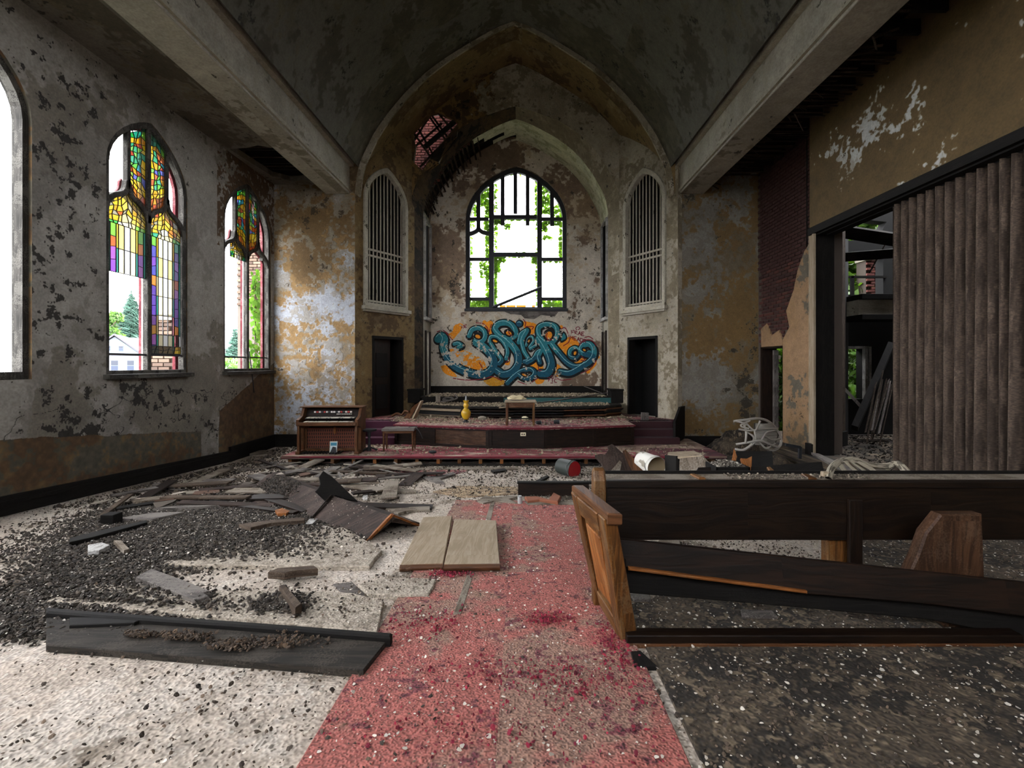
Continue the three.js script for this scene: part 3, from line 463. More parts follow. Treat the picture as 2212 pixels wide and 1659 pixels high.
  const base = plasterFn({ paint: 0xbfb4a4, under: 0x7a6654, third: 0x8d7758, mould: 0x2a251e, th: .45, mo: .655, mf: 5, seed: 21, t3: .5, bias: (x, y) => gauss(x, y, -.2, 2.6, 3, .9, .12) - gauss(x, y, -.5, 7.4, 2.8, 1.9, .15), mb: (x, y) => gauss(x, y, 1.9, 4.0, .5, 1.6, .075) + gauss(x, y, -2.2, 3.6, .5, 1.0, .06) - gauss(x, y, 0, 2.2, 2.3, .9, .05) });
  const s = surface(W, H, W / PX, H / PX, X0, Y1 - H / PX, (x, y) => {
    const c = base(x, y), i = Math.min(W - 1, Math.max(0, Math.round((x - X0) * PX))), j = Math.min(H - 1, Math.max(0, Math.round((Y1 - y) * PX))), q = (j * W + i) * 4; let a = ink[q + 3] / 255;
    if (a > 0) { const m = fbm(x * 7 + 3, y * 7, 4) * .6 + fbm(x * 24, y * 24, 3) * .4 + gauss(x, y, -1.9, 2.25, .6, .35, .14) + gauss(x, y, -1.4, 1.9, .5, .4, .09) + gauss(x, y, .2, 1.6, .3, .3, .05) - .035 - (x > -.9 ? .05 : 0); a *= 1 - ss(.575, .6, m); const t = .85 + .2 * vn(x * 50, y * 50); return [c[0] * (1 - a) + ink[q] / 255 * a * t, c[1] * (1 - a) + ink[q + 1] / 255 * a * t, c[2] * (1 - a) + ink[q + 2] / 255 * a * t, c[3]]; }
    return c;
  });
  struct('wall_chancel_back', wallGeo(rearShape, .35), mat({ ...s, bumpScale: .012, roughness: .92 }), [0, 0, -BD]);
}
// ---------------------------------------------------------------- stained-glass windows
function ribbon(pts, w, d, z = 0) {                            // a flat bar of width w along a polyline, d deep
  const l = [], r = []; pts.forEach((p, i) => { const a = pts[Math.max(0, i - 1)], b = pts[Math.min(pts.length - 1, i + 1)], dx = b[0] - a[0], dy = b[1] - a[1], n = Math.hypot(dx, dy); l.push([p[0] - dy / n * w / 2, p[1] + dx / n * w / 2]); r.push([p[0] + dy / n * w / 2, p[1] - dx / n * w / 2]); });
  return ext(poly([...l, ...r.reverse()]), d, Math.min(.008, d * .2)).translate(0, 0, z);
}
const smooth = (pts, n = 24) => new THREE.CatmullRomCurve3(pts.map(([x, y]) => P3(x, y, 0)), false, 'centripetal').getPoints(n).map((p) => [p.x, p.y]);
const yOn = (pts, x) => { for (let i = 1; i < pts.length; i++) if (x <= pts[i][0]) { const a = pts[i - 1], b = pts[i]; return a[1] + (b[1] - a[1]) * Math.min(1, Math.max(0, (x - a[0]) / Math.max(1e-6, b[0] - a[0]))); } return pts[pts.length - 1][1]; };
const GC = {}; // glass by colour: old opalescent glass, dim against the sky
function glass(h) { if (!GC[h]) { const c = new THREE.Color(h); const q = (x) => Math.sqrt(Math.min(1, x * .105)); GC[h] = new THREE.MeshPhysicalMaterial({ color: new THREE.Color().setRGB(q(c.r), q(c.g), q(c.b)), transmission: 1, thickness: 0, roughness: .45, metalness: 0, side: THREE.DoubleSide }); } return GC[h]; }
const YEL = [0xffd21a, 0xf2c512, 0xffe23c, 0xe0a80e, 0xffdc58], AMB = [0xf08a18, 0xd96a12, 0xe8a01c, 0xc84e10], GRN = [0x22b046, 0x47c84a, 0x2fb88a, 0x76d23e, 0x1f9d7e, 0x8cd840], PUR = [0x7d3bbf, 0x9c4fcf, 0x5a35a8, 0xb55fc8, 0x4b49b8], CRM = [0xfff6cf, 0xfffdf0, 0xfff0b0, 0xffe9a0], TEAL = [0x3fb8a0, 0x66c8b8, 0x2f9a70], MIXD = [0x3fae7a, 0x6ac84a, 0x6a70c8, 0xd0703a, 0x3fa8b8, 0xe0b030, 0x88d060, 0x4fb890, 0xa0d850, 0xc04a30];
// quads between bottom(x) and top(x); xs: breaks across; vs: breaks 0..1 upwards; returns panes and their lead lines
function panes(parent, lead, xs, vs, bot, top, color, r, jit = 0, z = 0) {
  const nx = xs.length, ny = vs.length, G = vs.map((v, j) => xs.map((x, i) => { const fx = jit && i > 0 && i < nx - 1 ? (r() - .5) * jit * (xs[1] - xs[0]) : 0, fv = jit && j > 0 && j < ny - 1 ? (r() - .5) * jit * (vs[1] - vs[0]) : 0, X = x + fx, b = bot(X), t = top(X); return [X, b + (t - b) * (v + fv)]; }));
  for (let j = 0; j < ny - 1; j++) for (let i = 0; i < nx - 1; i++) {
    const q = [G[j][i], G[j][i + 1], G[j + 1][i + 1], G[j + 1][i]], col = color(i, j, nx - 1, ny - 1, (q[0][1] + q[2][1]) / 2);
    if (Math.abs(q[3][1] - q[0][1]) + Math.abs(q[2][1] - q[1][1]) < .02) continue;
    lead.push(ribbon([q[0], q[1]], .009, .012, z - .004), ribbon([q[0], q[3]], .009, .012, z - .004));
    if (i === nx - 2) lead.push(ribbon([q[1], q[2]], .009, .012, z - .004)); if (j === ny - 2) lead.push(ribbon([q[3], q[2]], .009, .012, z - .004));
    if (col == null) continue;
    part('pane', ext(poly(q), .004).translate(0, 0, z), glass(col), parent);
  }
}
const pick = (r, a) => a[Math.floor(r() * a.length)];
function sideWindow(n, s0, w, apx, o) {
  const g = struct('window_' + n, null, null, [LX, 0, -s0], Math.PI / 2), r = rng(100 + n), c = w / 2, top = (x) => archTop(x - c, c - .05, SPR, apx - .07);
  const outl = archPts(c, c, SILL, SPR, apx), inn = archPts(c, c - .07, SILL + .09, SPR, apx - .1);
  part('outer_frame', ext(hole(poly(outl), inn), .09, .006).translate(0, 0, -.11), M.frame, g);
  part('sash_frame', ext(hole(poly(outl), archPts(c, c - .10, SILL + .05, SPR, apx - .13)), .05).translate(0, 0, -.19), M.maroon, g);
  part('jamb_lining', [bx(.02, 3.1, .04, w - .012, 3.35, -.13), bx(.02, 3.1, .04, .012, 3.35, -.13)], M.frameWhite, g);
  part('window_sill', rbx(w + .1, .07, .2, c, SILL + .0, .0), M.frame, g);
  const hL = .5 * c, hy = o.head ?? 4.56, ogee = (a, b, rev) => { const L = b - a, p = [[0, -.34], [.06, -.2], [.2, -.1], [.38, -.03], [.46, .05], [.5, .2]]; const one = p.map(([u, v]) => [a + u * L, hy + v]); const two = p.slice(0, -1).reverse().map(([u, v]) => [b - u * L, hy + v]); return smooth([...one, ...two], 30); };
  const headA = ogee(.04, c), headB = ogee(c, w - .04), mid = (h) => h[Math.floor(h.length / 2)];
  const tr = [ribbon([[c, SILL], [c, apx - .03]], .075, .07, -.1)];
  for (const h of [headA, headB]) { tr.push(ribbon(h, .075, .07, -.1)); const m = mid(h); tr.push(ribbon([[m[0], m[1] - .1], [m[0], top(m[0]) + .03]], .06, .07, -.1)); }
  for (const h of [headA, headB]) for (const q of [5, 25]) { const p = h[Math.min(q, h.length - 1)]; tr.push(ext(poly([[p[0] - .05, p[1] + .02], [p[0] + .05, p[1] + .02], [p[0] + (q < 10 ? .06 : -.06), p[1] - .07]]), .08).translate(0, 0, -.15)); }
  part('tracery', tr, M.frame, g);
  part('outer_mullion', [bx(.05, apx - SILL - .2, .04, c, (apx + SILL) / 2 - .1, -.16), ribbon(headA, .06, .03, -.175), ribbon(headB, .06, .03, -.175)].map((q) => q), M.maroon, g);
  part('mullion_side', bx(.055, 2.6, .035, c, SILL + 1.35, -.12), M.frameWhite, g);
  part('saddle_bar', bx(w - .1, .03, .03, c, EYE + .15, -.06), M.blackFrame, g);
  const light = (name) => { const q = new THREE.Group(); q.name = name; g.add(q); return q; };
  const lower = (x0, x1, head, y0, y1c, k) => {                 // one tall light: borders, cream middle, canopy of yellow
    const q = light('stained_glass_light'), lead = [], L = x1 - x0, xs = [0, .06, .21, .27, .42, .58, .73, .79, .94, 1].map((u) => x0 + u * L), H = y1c - y0, rows = Math.max(2, Math.round(H / .16)), vs = Array.from({ length: rows + 1 }, (_, i) => i / rows), sub = (i0, i1, vv, col, jit = 0) => panes(q, lead, xs.slice(i0, i1 + 1), vv, () => y0, () => y1c, col, r, jit, -.065), big = Math.max(1, Math.round(H / .3)), vb = Array.from({ length: big + 1 }, (_, i) => i / big), gap = (i, j, ny) => o.gap && o.gap(i, j, ny, k);
    for (const [a, e] of [[0, 1], [8, 9]]) sub(a, e, vb, (i, j, nx, ny) => gap(a, j, ny) ? null : pick(r, TEAL));
    for (const [a, e] of [[1, 2], [7, 8]]) sub(a, e, vs, (i, j, nx, ny, y) => gap(a, Math.floor(j * big / rows), big) ? null : y > y1c - .2 ? pick(r, GRN) : j % 5 === 2 ? pick(r, AMB) : pick(r, PUR), .25);
    for (const [a, e] of [[2, 3], [6, 7]]) sub(a, e, vb, (i, j, nx, ny) => gap(a, j, ny) ? null : j === ny - 1 ? pick(r, YEL) : j % 2 ? 0xffe9a0 : pick(r, TEAL));
    sub(3, 6, vb, (i, j, nx, ny) => gap(i + 3, j, ny) ? null : i === 1 ? 0xffffff : j % 3 === 1 ? 0xffe48a : 0xfff3c8);
    if (k) panes(q, lead, Array.from({ length: 6 }, (_, i) => x0 + L * i / 5), [0, .5, 1], () => y0 + .006, () => y0 + .13, () => pick(r, YEL), r, .6, -.06);
    const xc = Array.from({ length: 9 }, (_, i) => x0 + L * i / 8);
    panes(q, lead, xc, [0, .14, .3, .46, .62, .8, 1], () => y1c, (x) => yOn(head, Math.min(x1, Math.max(x0 + .01, x))), (i, j) => { const e = Math.abs(i - 3.5); if (j < 2 && e < 2 - j * .7) return pick(r, CRM); if (j < 1 && e > 2) return pick(r, GRN); return r() < .13 ? pick(r, AMB) : r() < .12 ? 0xb8b090 : pick(r, YEL); }, r, .7, -.065);
    part('lead_came', lead, M.lead, q);
  };
  const upper = (x0, x1, bot, k) => {                           // a narrow upper light of mixed opalescent pieces
    const q = light('stained_glass_light'), lead = [], n = 4, xs = Array.from({ length: n + 1 }, (_, i) => x0 + (x1 - x0) * i / n);
    panes(q, lead, xs, Array.from({ length: 15 }, (_, i) => i / 14), bot, top, (i, j) => o.upGap && o.upGap(i, j, k) ? null : j < 2 ? pick(r, AMB) : j < 4 ? pick(r, YEL) : j === 5 && r() < .7 ? pick(r, AMB) : j === 11 ? pick(r, [0xffc020, 0xf0a010]) : j > 11 ? pick(r, GRN) : (k ? i === 0 : i === 3) && r() < .7 ? pick(r, YEL) : pick(r, MIXD), r, .85, -.065);
    part('lead_came', lead, M.lead, q);
  };
  const mA = mid(headA)[0], mB = mid(headB)[0];
  o.build({ lower, upper, headA, headB, mA, mB, c, w });
}
sideWindow(1, 6.6, 1.6, APX, {
  gap: (i, j, ny, k) => k && (j === 1 && i >= 3 && i <= 6 || (j === 0 && i >= 7)), upGap: (i, j, k) => k === 0 && j === 13 && i < 3,
  build: ({ lower, upper, headA, headB, mA, mB, c, w }) => { lower(.09, c - .04, headA, EYE + 1.36, EYE + 2.08, 0); lower(c + .04, w - .09, headB, EYE + .17, EYE + 2.08, 1); upper(mA + .03, c - .04, (x) => yOn(headA, x) + .02, 0); upper(c + .04, mB - .03, (x) => yOn(headB, x) + .02, 1); },
});
sideWindow(2, 9.2, 1.72, APX + .06, {
  upGap: (i, j, k) => k === 1 && j > 7 && i === 2,
  build: ({ lower, upper, headA, headB, mA, mB, c, w }) => { lower(.3, c - .04, headA, EYE + 2.22, EYE + 2.3, 0); upper(mA + .03, c - .04, (x) => yOn(headA, x) + .02, 0); upper(c + .04, mB - .03, (x) => yOn(headB, x) + .02, 1); },
});
for (const [i, a] of [[2, 4.0], [3, 1.4], [4, -1.2]]) { // the bays beside and behind the camera: frames only, their glass is gone
  const g = struct('window_' + (i + 3), null, null, [LX, 0, -a], Math.PI / 2), c = .8;
  part('outer_frame', ext(hole(poly(archPts(c, c, SILL, SPR, APX)), archPts(c, c - .07, SILL + .09, SPR, APX - .1)), .13).translate(0, 0, -.17), M.frame, g); part('mullion', bx(.085, 4, .1, c, 3.78, -.1), M.frame, g);
}
// ---------------------------------------------------------------- the great chancel window
{
  const g = struct('window_8', null, null, [BW.cx, 0, -BD]), z = -.2, o = BW, Y = (py) => EYE - (py - VPY) * .0139, X = (px) => (px - VPX) * .0139 - BW.cx;
  part('outer_frame', ext(hole(poly(archPts(0, o.w, o.sill, o.spr, o.apx, 14, .7)), archPts(0, o.w - .12, o.sill + .1, o.spr, o.apx - .15, 14, .7)), .12, .008).translate(0, 0, z), M.blackFrame, g);
  const top = (x) => archTop(x, o.w - .02, o.spr, o.apx - .03, .7), V = (px, y0, y1, w) => bx(w, y1 - y0, .1, X(px), (y0 + y1) / 2, z + .06), Hh = (pa, pb, py, w) => bx(X(pb) - X(pa), w, .09, (X(pa) + X(pb)) / 2, Y(py), z + .06);
  for (const px of [1061, 1166]) part('mullion', V(px, o.sill, top(X(px)), .15), M.blackFrame, g);
  for (const [a, b, py] of [[1009, 1055, 470.5], [1066, 1160, 466], [1171, 1218, 470.5], [1009, 1056, 558], [1066, 1161, 548], [1171, 1218, 558], [1009, 1056, 644.5], [1171, 1218, 644.5]]) part('transom', Hh(a, b, py, py === 548 || py === 466 ? .12 : .095), M.blackFrame, g);
  for (const [px, py] of [[1085.5, 484], [1113, 458], [1140, 484], [1193, 485], [1032.5, 490]]) part('hanging_bar', V(px, Y(py), top(X(px)), .12), M.blackFrame, g);
  part('tracery_fragment', [ribbon(smooth([[X(1033), Y(486)], [X(1031), Y(494)], [X(1024), Y(499)], [X(1010), Y(504)]]), .12, .08, z + .02), ribbon(smooth([[X(1032), Y(486)], [X(1035), Y(494)], [X(1042), Y(499)], [X(1056), Y(502)]]), .12, .08, z + .02)], M.blackFrame, g);
  part('window_sill', rbx(3.1, .08, .3, 0, o.sill, -.1), M.blackFrame, g);
  for (const [a, b] of [[1079, 1092], [1093, 1114], [1115, 1136], [1149, 1156]]) part('amber_pane', bx(X(b) - X(a), .09, .006, (X(a) + X(b)) / 2, o.sill + .12, z + .06), glass(0xd8960e), g);
  const p = solo('pole', 'thin dark pole leaning slantwise across the big chancel window', 'pole', rod(at(1064, 664, BD + .06), at(1170, 621, BD - .04), .042, 8), M.blackFrame);
  const b = part('broken_plaster', ext(poly([[-.7, 0], [.9, 0], [.8, -.14], [.4, -.1], [.2, -.22], [-.1, -.2], [-.2, -.1], [-.55, -.06]]), .03), M.greyWood, g); b.position.set(.35, o.sill - .05, .0);
}
// ---------------------------------------------------------------- organ grilles and doors of the angled walls
APSE.forEach((a, i) => {
  const side = i ? 'right' : 'left', cx = a.gc, w = a.gw, g = thing('organ_grille', i ? 'pale pointed-arch grille of upright bars above the right stage doorway' : 'pale pointed-arch grille of upright bars above the left stage doorway', 'grille', a.at, a.turn);
  part('arch_frame', ext(hole(poly(archPts(cx, w + .02, GS - .02, GSP, GA + .03, 10)), archPts(cx, w - .09, GS + .08, GSP, GA - .11, 10)), .12, .012).translate(0, 0, -.07), M.trim, g);
  part('sill_ledge', [rbx(w * 2 + .14, .09, .2, cx, GS - .05, .03), rbx(w * 2 + .06, .05, .14, cx, GS - .12, .02)], M.trim, g);
  const n = 11, top = (x) => archTop(x - cx, w - .08, GSP, GA - .1);
  for (let k = 0; k < n; k++) { const x = cx - (w - .12) + (2 * w - .24) * k / (n - 1), y1 = top(x) + .04; part('bar', rbx(.034, y1 - GS, .02, x, (GS + y1) / 2, -.08, .006), M.trim, g); }
  for (const y of [GS + 1.27, GS + 1.42, GS + .14]) part('rail', bx(2 * w - .1, .045, .04, cx, y, -.07), M.trim, g);
  part('light_block_backing', bx(2 * w, GA - GS + .1, .03, cx, (GA + GS) / 2, -.5), M.dark, g); part('light_block_backing', [bx(.03, GA - GS, .32, cx - w - .02, (GA + GS) / 2, -.34), bx(.03, GA - GS, .32, cx + w + .02, (GA + GS) / 2, -.34)], M.dark, g);  // added black panels that keep daylight out of the gaps between the bars
  const dx = (a.door[0] + a.door[1]) / 2 * AL, dw = (a.door[1] - a.door[0]) * AL, d = struct('door_' + (i + 1), null, null, a.at, a.turn);
  for (const s of [-1, 1]) part('jamb', bx(.06, DOORT - DOORY, .24, dx + s * (dw / 2 - .02), (DOORT + DOORY) / 2, -.1), M.blackWood, d);
  part('lintel', bx(dw, .07, .24, dx, DOORT - .03, -.1), M.blackWood, d);
  if (!i) { // the left door stands half open
    const lf = part('door_leaf', rbx(.62, 1.98, .045, .31, 1.66, 0), M.darkWood, d); lf.position.set(dx - dw / 2 + .04, 0, -.06); lf.rotation.y = .12;
    for (const y of [1.15, 1.95]) part('door_panel', rbx(.42, .62, .02, .31, y, .025), M.blackWood, lf);
    const pf = solo('leaning_board', 'narrow pale plank standing inside the dark left stage doorway', 'plank', rbx(.09, 1.7, .03), M.greyWood, [-3.33, 1.5, -12.45]);
  } else part('inner_door', bx(.4, 2, .04, dx - .05, 1.65, -1.0), M.greyWood, d);
  // chamber behind the grille: dim boards
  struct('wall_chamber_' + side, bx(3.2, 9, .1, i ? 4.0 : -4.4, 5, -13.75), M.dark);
});
// ---------------------------------------------------------------- stage: red platform, panelled tier, upper tiers
{
  const top = .2, fr = -8.95;
  const p = struct('floor_platform', bx(8.6, .05, 2.6, -.35, top - .025, fr - 1.28), M.stageRed);
  part('nosing', rbx(7.9, .028, .05, -.35, top - .018, fr + .02, .01), flat(0x6a1f2c, 1), p);
  part('front_board', bx(8.6, .022, .04, -.35, top - .055, fr - .02), M.greyWood, p); part('floor_board', bx(8.8, .03, .16, -.35, .03, fr + .02), M.plank, p); part('back_board', bx(8.6, .2, .03, -.35, .1, fr - .5), M.dark, p);
  for (let k = 0; k < 21; k++) part('joist_end', bx(.065, .11, .3, -4.5 + k * .41, .085, fr - .17), k % 3 === 1 ? M.orangeWood : M.endWood, p);
  // tier one
  const T1 = [[-2.82, 10.28], [-1.94, 10.05], [-.70, 9.72], [.46, 9.72], [1.58, 9.95], [2.45, 10.18]], y0 = .2, y1 = .65;
  const t1 = struct('stage_lower', null), zc = -12.7;
  const outline = (P, back, o = 0) => poly([...P.map(([x, d]) => [x, -d + o]), ...back]);
  const slab = (s, y, t) => ext(s, t).rotateX(Math.PI / 2).translate(0, y, 0);
  part('deck', slab(outline(T1, [[2.45, -10.75], [3.75, -10.9], [2.7, -12.8], [-3.05, -12.8], [-4.1, -10.9], [-2.82, -10.75]], .05), y1, .05), M.stageRed, t1);
  for (let i = 1; i < T1.length; i++) {
    const a = P3(T1[i - 1][0], 0, -T1[i - 1][1]), b = P3(T1[i][0], 0, -T1[i][1]), L = a.distanceTo(b), gp = new THREE.Group(); gp.name = 'front_panel'; gp.position.set(a.x, 0, a.z); gp.rotation.y = -Math.atan2(b.z - a.z, b.x - a.x); t1.add(gp);
    part('panel', bx(L - .1, .34, .02, L / 2, .42, -.012), i === 2 ? M.panelWood : M.darkWood, gp);
    part('panel_frame', [bx(L, .05, .045, L / 2, .59, 0), bx(L, .05, .045, L / 2, .235, 0), bx(.06, .42, .05, .03, .41, 0), bx(.06, .42, .05, L - .03, .41, 0)], M.darkWood, gp);
    part('carpet_edge', rbx(L + .03, .035, .05, L / 2, y1 - .02, .05, .012), flat(0x5c1a26, 1), gp);
  }
  part('back_board', bx(5, .4, .05, -.18, .4, -10.9), M.dark, t1);
  for (const s of [-1, 1]) for (let k = 0; k < 3; k++) { // three carpeted steps at each end
    const w = 1.02, x = AX + s * (2.64 + w / 2), d = 10.2 + k * .24; part('step', rbx(w, .15 * (k + 1), .9 - k * .24 + .05, x + s * 0, .2 + .075 * (k + 1), -d - .45 + k * .12 - .02, .012), s < 0 ? flat(0x431a2e, 1) : flat(0x2c1015, 1), t1);
  }
  // stringers of the steps
  part('stringer', ext(poly([[0, 0], [0, .5], [.5, .78], [1.0, .78], [1.0, 0]]), .05).rotateY(Math.PI / 2 - .55).translate(3.36, .2, -10.3), M.blackWood, t1);
  part('stringer', ext(poly([[0, 0], [0, .5], [.5, .78], [1.0, .78], [1.0, 0]]), .05).rotateY(Math.PI / 2 + .55).translate(-3.78, .2, -10.3), M.blackWood, t1);
  // tier two
  const T2 = [[-2.75, 11.85], [-1.5, 11.34], [-.2, 11.2], [1.0, 11.22], [2.05, 11.4], [2.5, 11.75], [2.6, 12.4]], t2 = struct('stage_middle', null);
  part('deck', slab(outline(T2, [[2.35, -13.9], [-2.7, -13.9]], .04), .93, .04), M.plank, t2);
  for (let i = 1; i < T2.length; i++) { const a = P3(T2[i - 1][0], 0, -T2[i - 1][1]), b = P3(T2[i][0], 0, -T2[i][1]); const m = i === 1 ? M.paleWood : i === 4 || i === 5 ? M.brownWood : M.darkWood; const A = (y) => [a.clone().setY(y), b.clone().setY(y)]; part('riser_board', bar(...A(.845), .03, .1), m, t2); part('riser_board', bar(...A(.72), .03, .1), m, t2); part('edge', bar(...A(.915), .05, .035), M.blackWood, t2); part('gap_board', bar(...A(.78), .01, .26).translate(0, 0, -.03), M.dark, t2); }
  const t3 = struct('stage_upper', null);
  part('deck', bx(5.2, .04, 1.4, AX, 1.08, -13.22), M.plank, t3); part('riser', bx(2.9, .15, .03, .95, .99, -12.5), flat(0x1f4a4a, .8), t3); part('riser', bx(2.2, .15, .03, -1.6, .99, -12.5), M.blackWood, t3);
  const bb = struct('baseboard_chancel', bx(5.2, .24, .05, AX, 1.2, -13.87), M.blackWood);
  for (const s of [-1, 1]) { const q = struct('plinth_' + (s < 0 ? 'left' : 'right'), rbx(.42, .34, .5, AX + s * 2.78, s < 0 ? 1.1 : 1.1, -12.72, .02), M.blackWood); part('cap', rbx(.46, .05, .54, AX + s * 2.78, 1.28, -12.72, .015), M.blackWood, q); }
  const o = thing('power_outlet', 'cream double power outlet on the centre panel of the stage front', 'outlet', [.02, EYE - 1.465, -9.70]);
  part('plate', rbx(.115, .075, .012, 0, 0, 0, .004), flat(0xd8cfae, .5), o); for (const x of [-.022, .022]) part('socket', cyl(.016, .016, .008, 12).rotateX(Math.PI / 2).translate(x, 0, .008), flat(0x2a2118, .6), o);
}
// ---------------------------------------------------------------- electric organ
{
  const g = thing('electric_organ', 'abandoned brown electric organ with two keyboards at the left of the stage', 'organ', [-3.84, .2, -9.42], .03);
  const W = 1.2, m = M.brownWood;
  for (const s of [-1, 1]) { part('side_panel', ext(poly([[-.16, 0], [-.16, .9], [.06, .9], [.16, .74], [.34, .68], [.34, .56], [.14, .5], [.12, 0]].map(([z, y]) => [-z, y])), .05, .006).rotateY(Math.PI / 2).translate(s * (W / 2 - .03) - .025, 0, 0), m, g); part('leg', ext(poly([[.26, 0], [.34, 0], [.33, .56], [.27, .56]].map(([z, y]) => [-z, y])), .04, .004).rotateY(Math.PI / 2).translate(s * (W / 2 - .04) - .02, 0, 0), m, g); part('foot', rbx(.09, .06, .52, s * (W / 2 - .03), .03, .09), m, g); }
  part('lid', rbx(W + .06, .025, .28, 0, .91, -.03), m, g); part('back_panel', bx(W - .1, .86, .03, 0, .45, -.14), M.darkWood, g);
  part('key_bed', rbx(W - .08, .05, .36, 0, .58, .17), m, g); part('front_rail', rbx(W - .06, .07, .03, 0, .6, .35), m, g);
  const pnl = part('control_panel', bx(W - .12, .2, .02, 0, .80, .0).rotateX(-.5), M.darkWood, g); pnl.position.set(0, .08, .38);
  // two manuals of keys
  for (const [y, z, n, sx] of [[.62, .26, 44, 0], [.69, .13, 44, .1]]) {
    const k = part('keyboard', rbx(.98, .02, .13, 0, y, z), M.blackFrame, g);
    for (let i = 0; i < n; i++) if ((i * 7 + n) % 11 > 1) part('key', bx(.0195, .016, .12, -.47 + i * .0219 + sx * 0, y + .014, z + .01), flat(i % 9 === 4 ? 0x8a8478 : 0xb9b3a6, .5), k);
  }
  for (let i = 0; i < 16; i++) { const x = -.36 + i * .048; part('stop_tab', bx(.036, .03, .02, x, .805, .02), flat([0xd8d4cc, 0xb23a34, 0xd0ccc4, 0x23262e][(i * 5 + (i >> 2)) % 4], .5), g); }
  for (let i = 0; i < 9; i++) part('knob', cyl(.012, .012, .03, 8).rotateX(Math.PI / 2).translate(.1 + i * .035, .765, .06), flat(0xb0aca2, .4), g);
  // speaker grille: board with rows of lozenge slots
  const gr = part('speaker_board', bx(W - .12, .44, .02, 0, .27, .04), flat(0x5a2a17, .8), g); const sl = [];
  for (let j = 0; j < 6; j++) for (let i = 0; i < 24; i++) part('slot', new THREE.CircleGeometry(.5, 6).scale(.026, .055, 1).translate(-.5 + i * .0435 + (j % 2) * .008, .1 + j * .066, .052), flat(0x1c0d07, .9), gr);
  part('bottom_rail', rbx(W - .1, .06, .05, 0, .05, .06), m, g); for (const x of [-.53, .53]) part('stile', rbx(.05, .5, .04, x, .27, .06), m, g);
  part('loose_pedal_block', rbx(.045, .14, .03, .06, .44, .09), M.orangeWood, g);
  for (let i = 0; i < 13; i++) part('pedal', rbx(.03, .02, .26, -.48 + i * .06, .03, .26), M.blackWood, g);
  const f = thing('picture_frame', 'small framed picture leaning on the organ front near its pedals', 'picture', [-3.72, .2, -9.12]);
  part('frame', ext(hole(poly([[-.075, 0], [.075, 0], [.075, .25], [-.075, .25]]), [[-.062, .013], [-.062, .237], [.062, .237], [.062, .013]]), .012, .002).rotateX(-.12), flat(0xb8b4aa, .6), f);
  part('picture_sheet', [bx(.124, .224, .004, 0, .125, .002).rotateX(-.12)], flat(0xb4c4c8, .7), f); part('print', bx(.118, .06, .003, 0, .195, .006).rotateX(-.12), flat(0x2c6f86, .7), f);
  part('stand', ext(poly([[-.07, 0], [.07, 0], [.05, .14], [-.01, .15]]), .006).rotateX(-.12).translate(0, 0, .02), M.blackFrame, f);
}
// organ bench and stand
{
  const g = thing('wooden_bench', 'low wooden bench with turned legs in front of the left stage steps', 'bench', [-2.53, .2, -9.55], .06);
  part('seat', rbx(.66, .05, .34, 0, .44, 0), M.greyWood, g); part('apron', [rbx(.6, .05, .02, 0, .39, .14), rbx(.6, .05, .02, 0, .39, -.14)], M.brownWood, g);
  const leg = new THREE.LatheGeometry([[.012, 0], [.018, .03], [.02, .2], [.024, .3], [.017, .31], [.026, .33], [.026, .42]].map(([x, y]) => new THREE.Vector2(x, y)), 10);
  for (const x of [-.29, .29]) for (const z of [-.13, .13]) part('leg', leg.clone().translate(x, 0, z), M.brownWood, g);
  const c = solo('cable', 'frayed dark cable tangled over the right end of the wooden bench', 'cable', tube([[.2, .48, .05], [.3, .5, .1], [.36, .48, -.05], [.3, .46, -.1], [.38, .44, .05], [.45, .36, .1], [.5, .26, .12]], .008, 40, 5), M.blackFrame, [-2.53, .2, -9.55]);
  const s = thing('stool', 'small black iron pedestal stool between the organ and the bench', 'stool', [-3.14, .2, -9.5]);
  part('seat', cyl(.15, .14, .035, 16).translate(0, .42, 0), M.blackFrame, s); part('pedestal', new THREE.LatheGeometry([[.05, 0], [.03, .1], [.022, .25], [.04, .38], [.06, .41]].map(([x, y]) => new THREE.Vector2(x, y)), 10), M.blackFrame, s);
  for (let k = 0; k < 3; k++) part('foot', rod(P3(0, .08, 0), P3(Math.cos(k * 2.1) * .17, .012, Math.sin(k * 2.1) * .17), .018, 6), M.blackFrame, s);
}
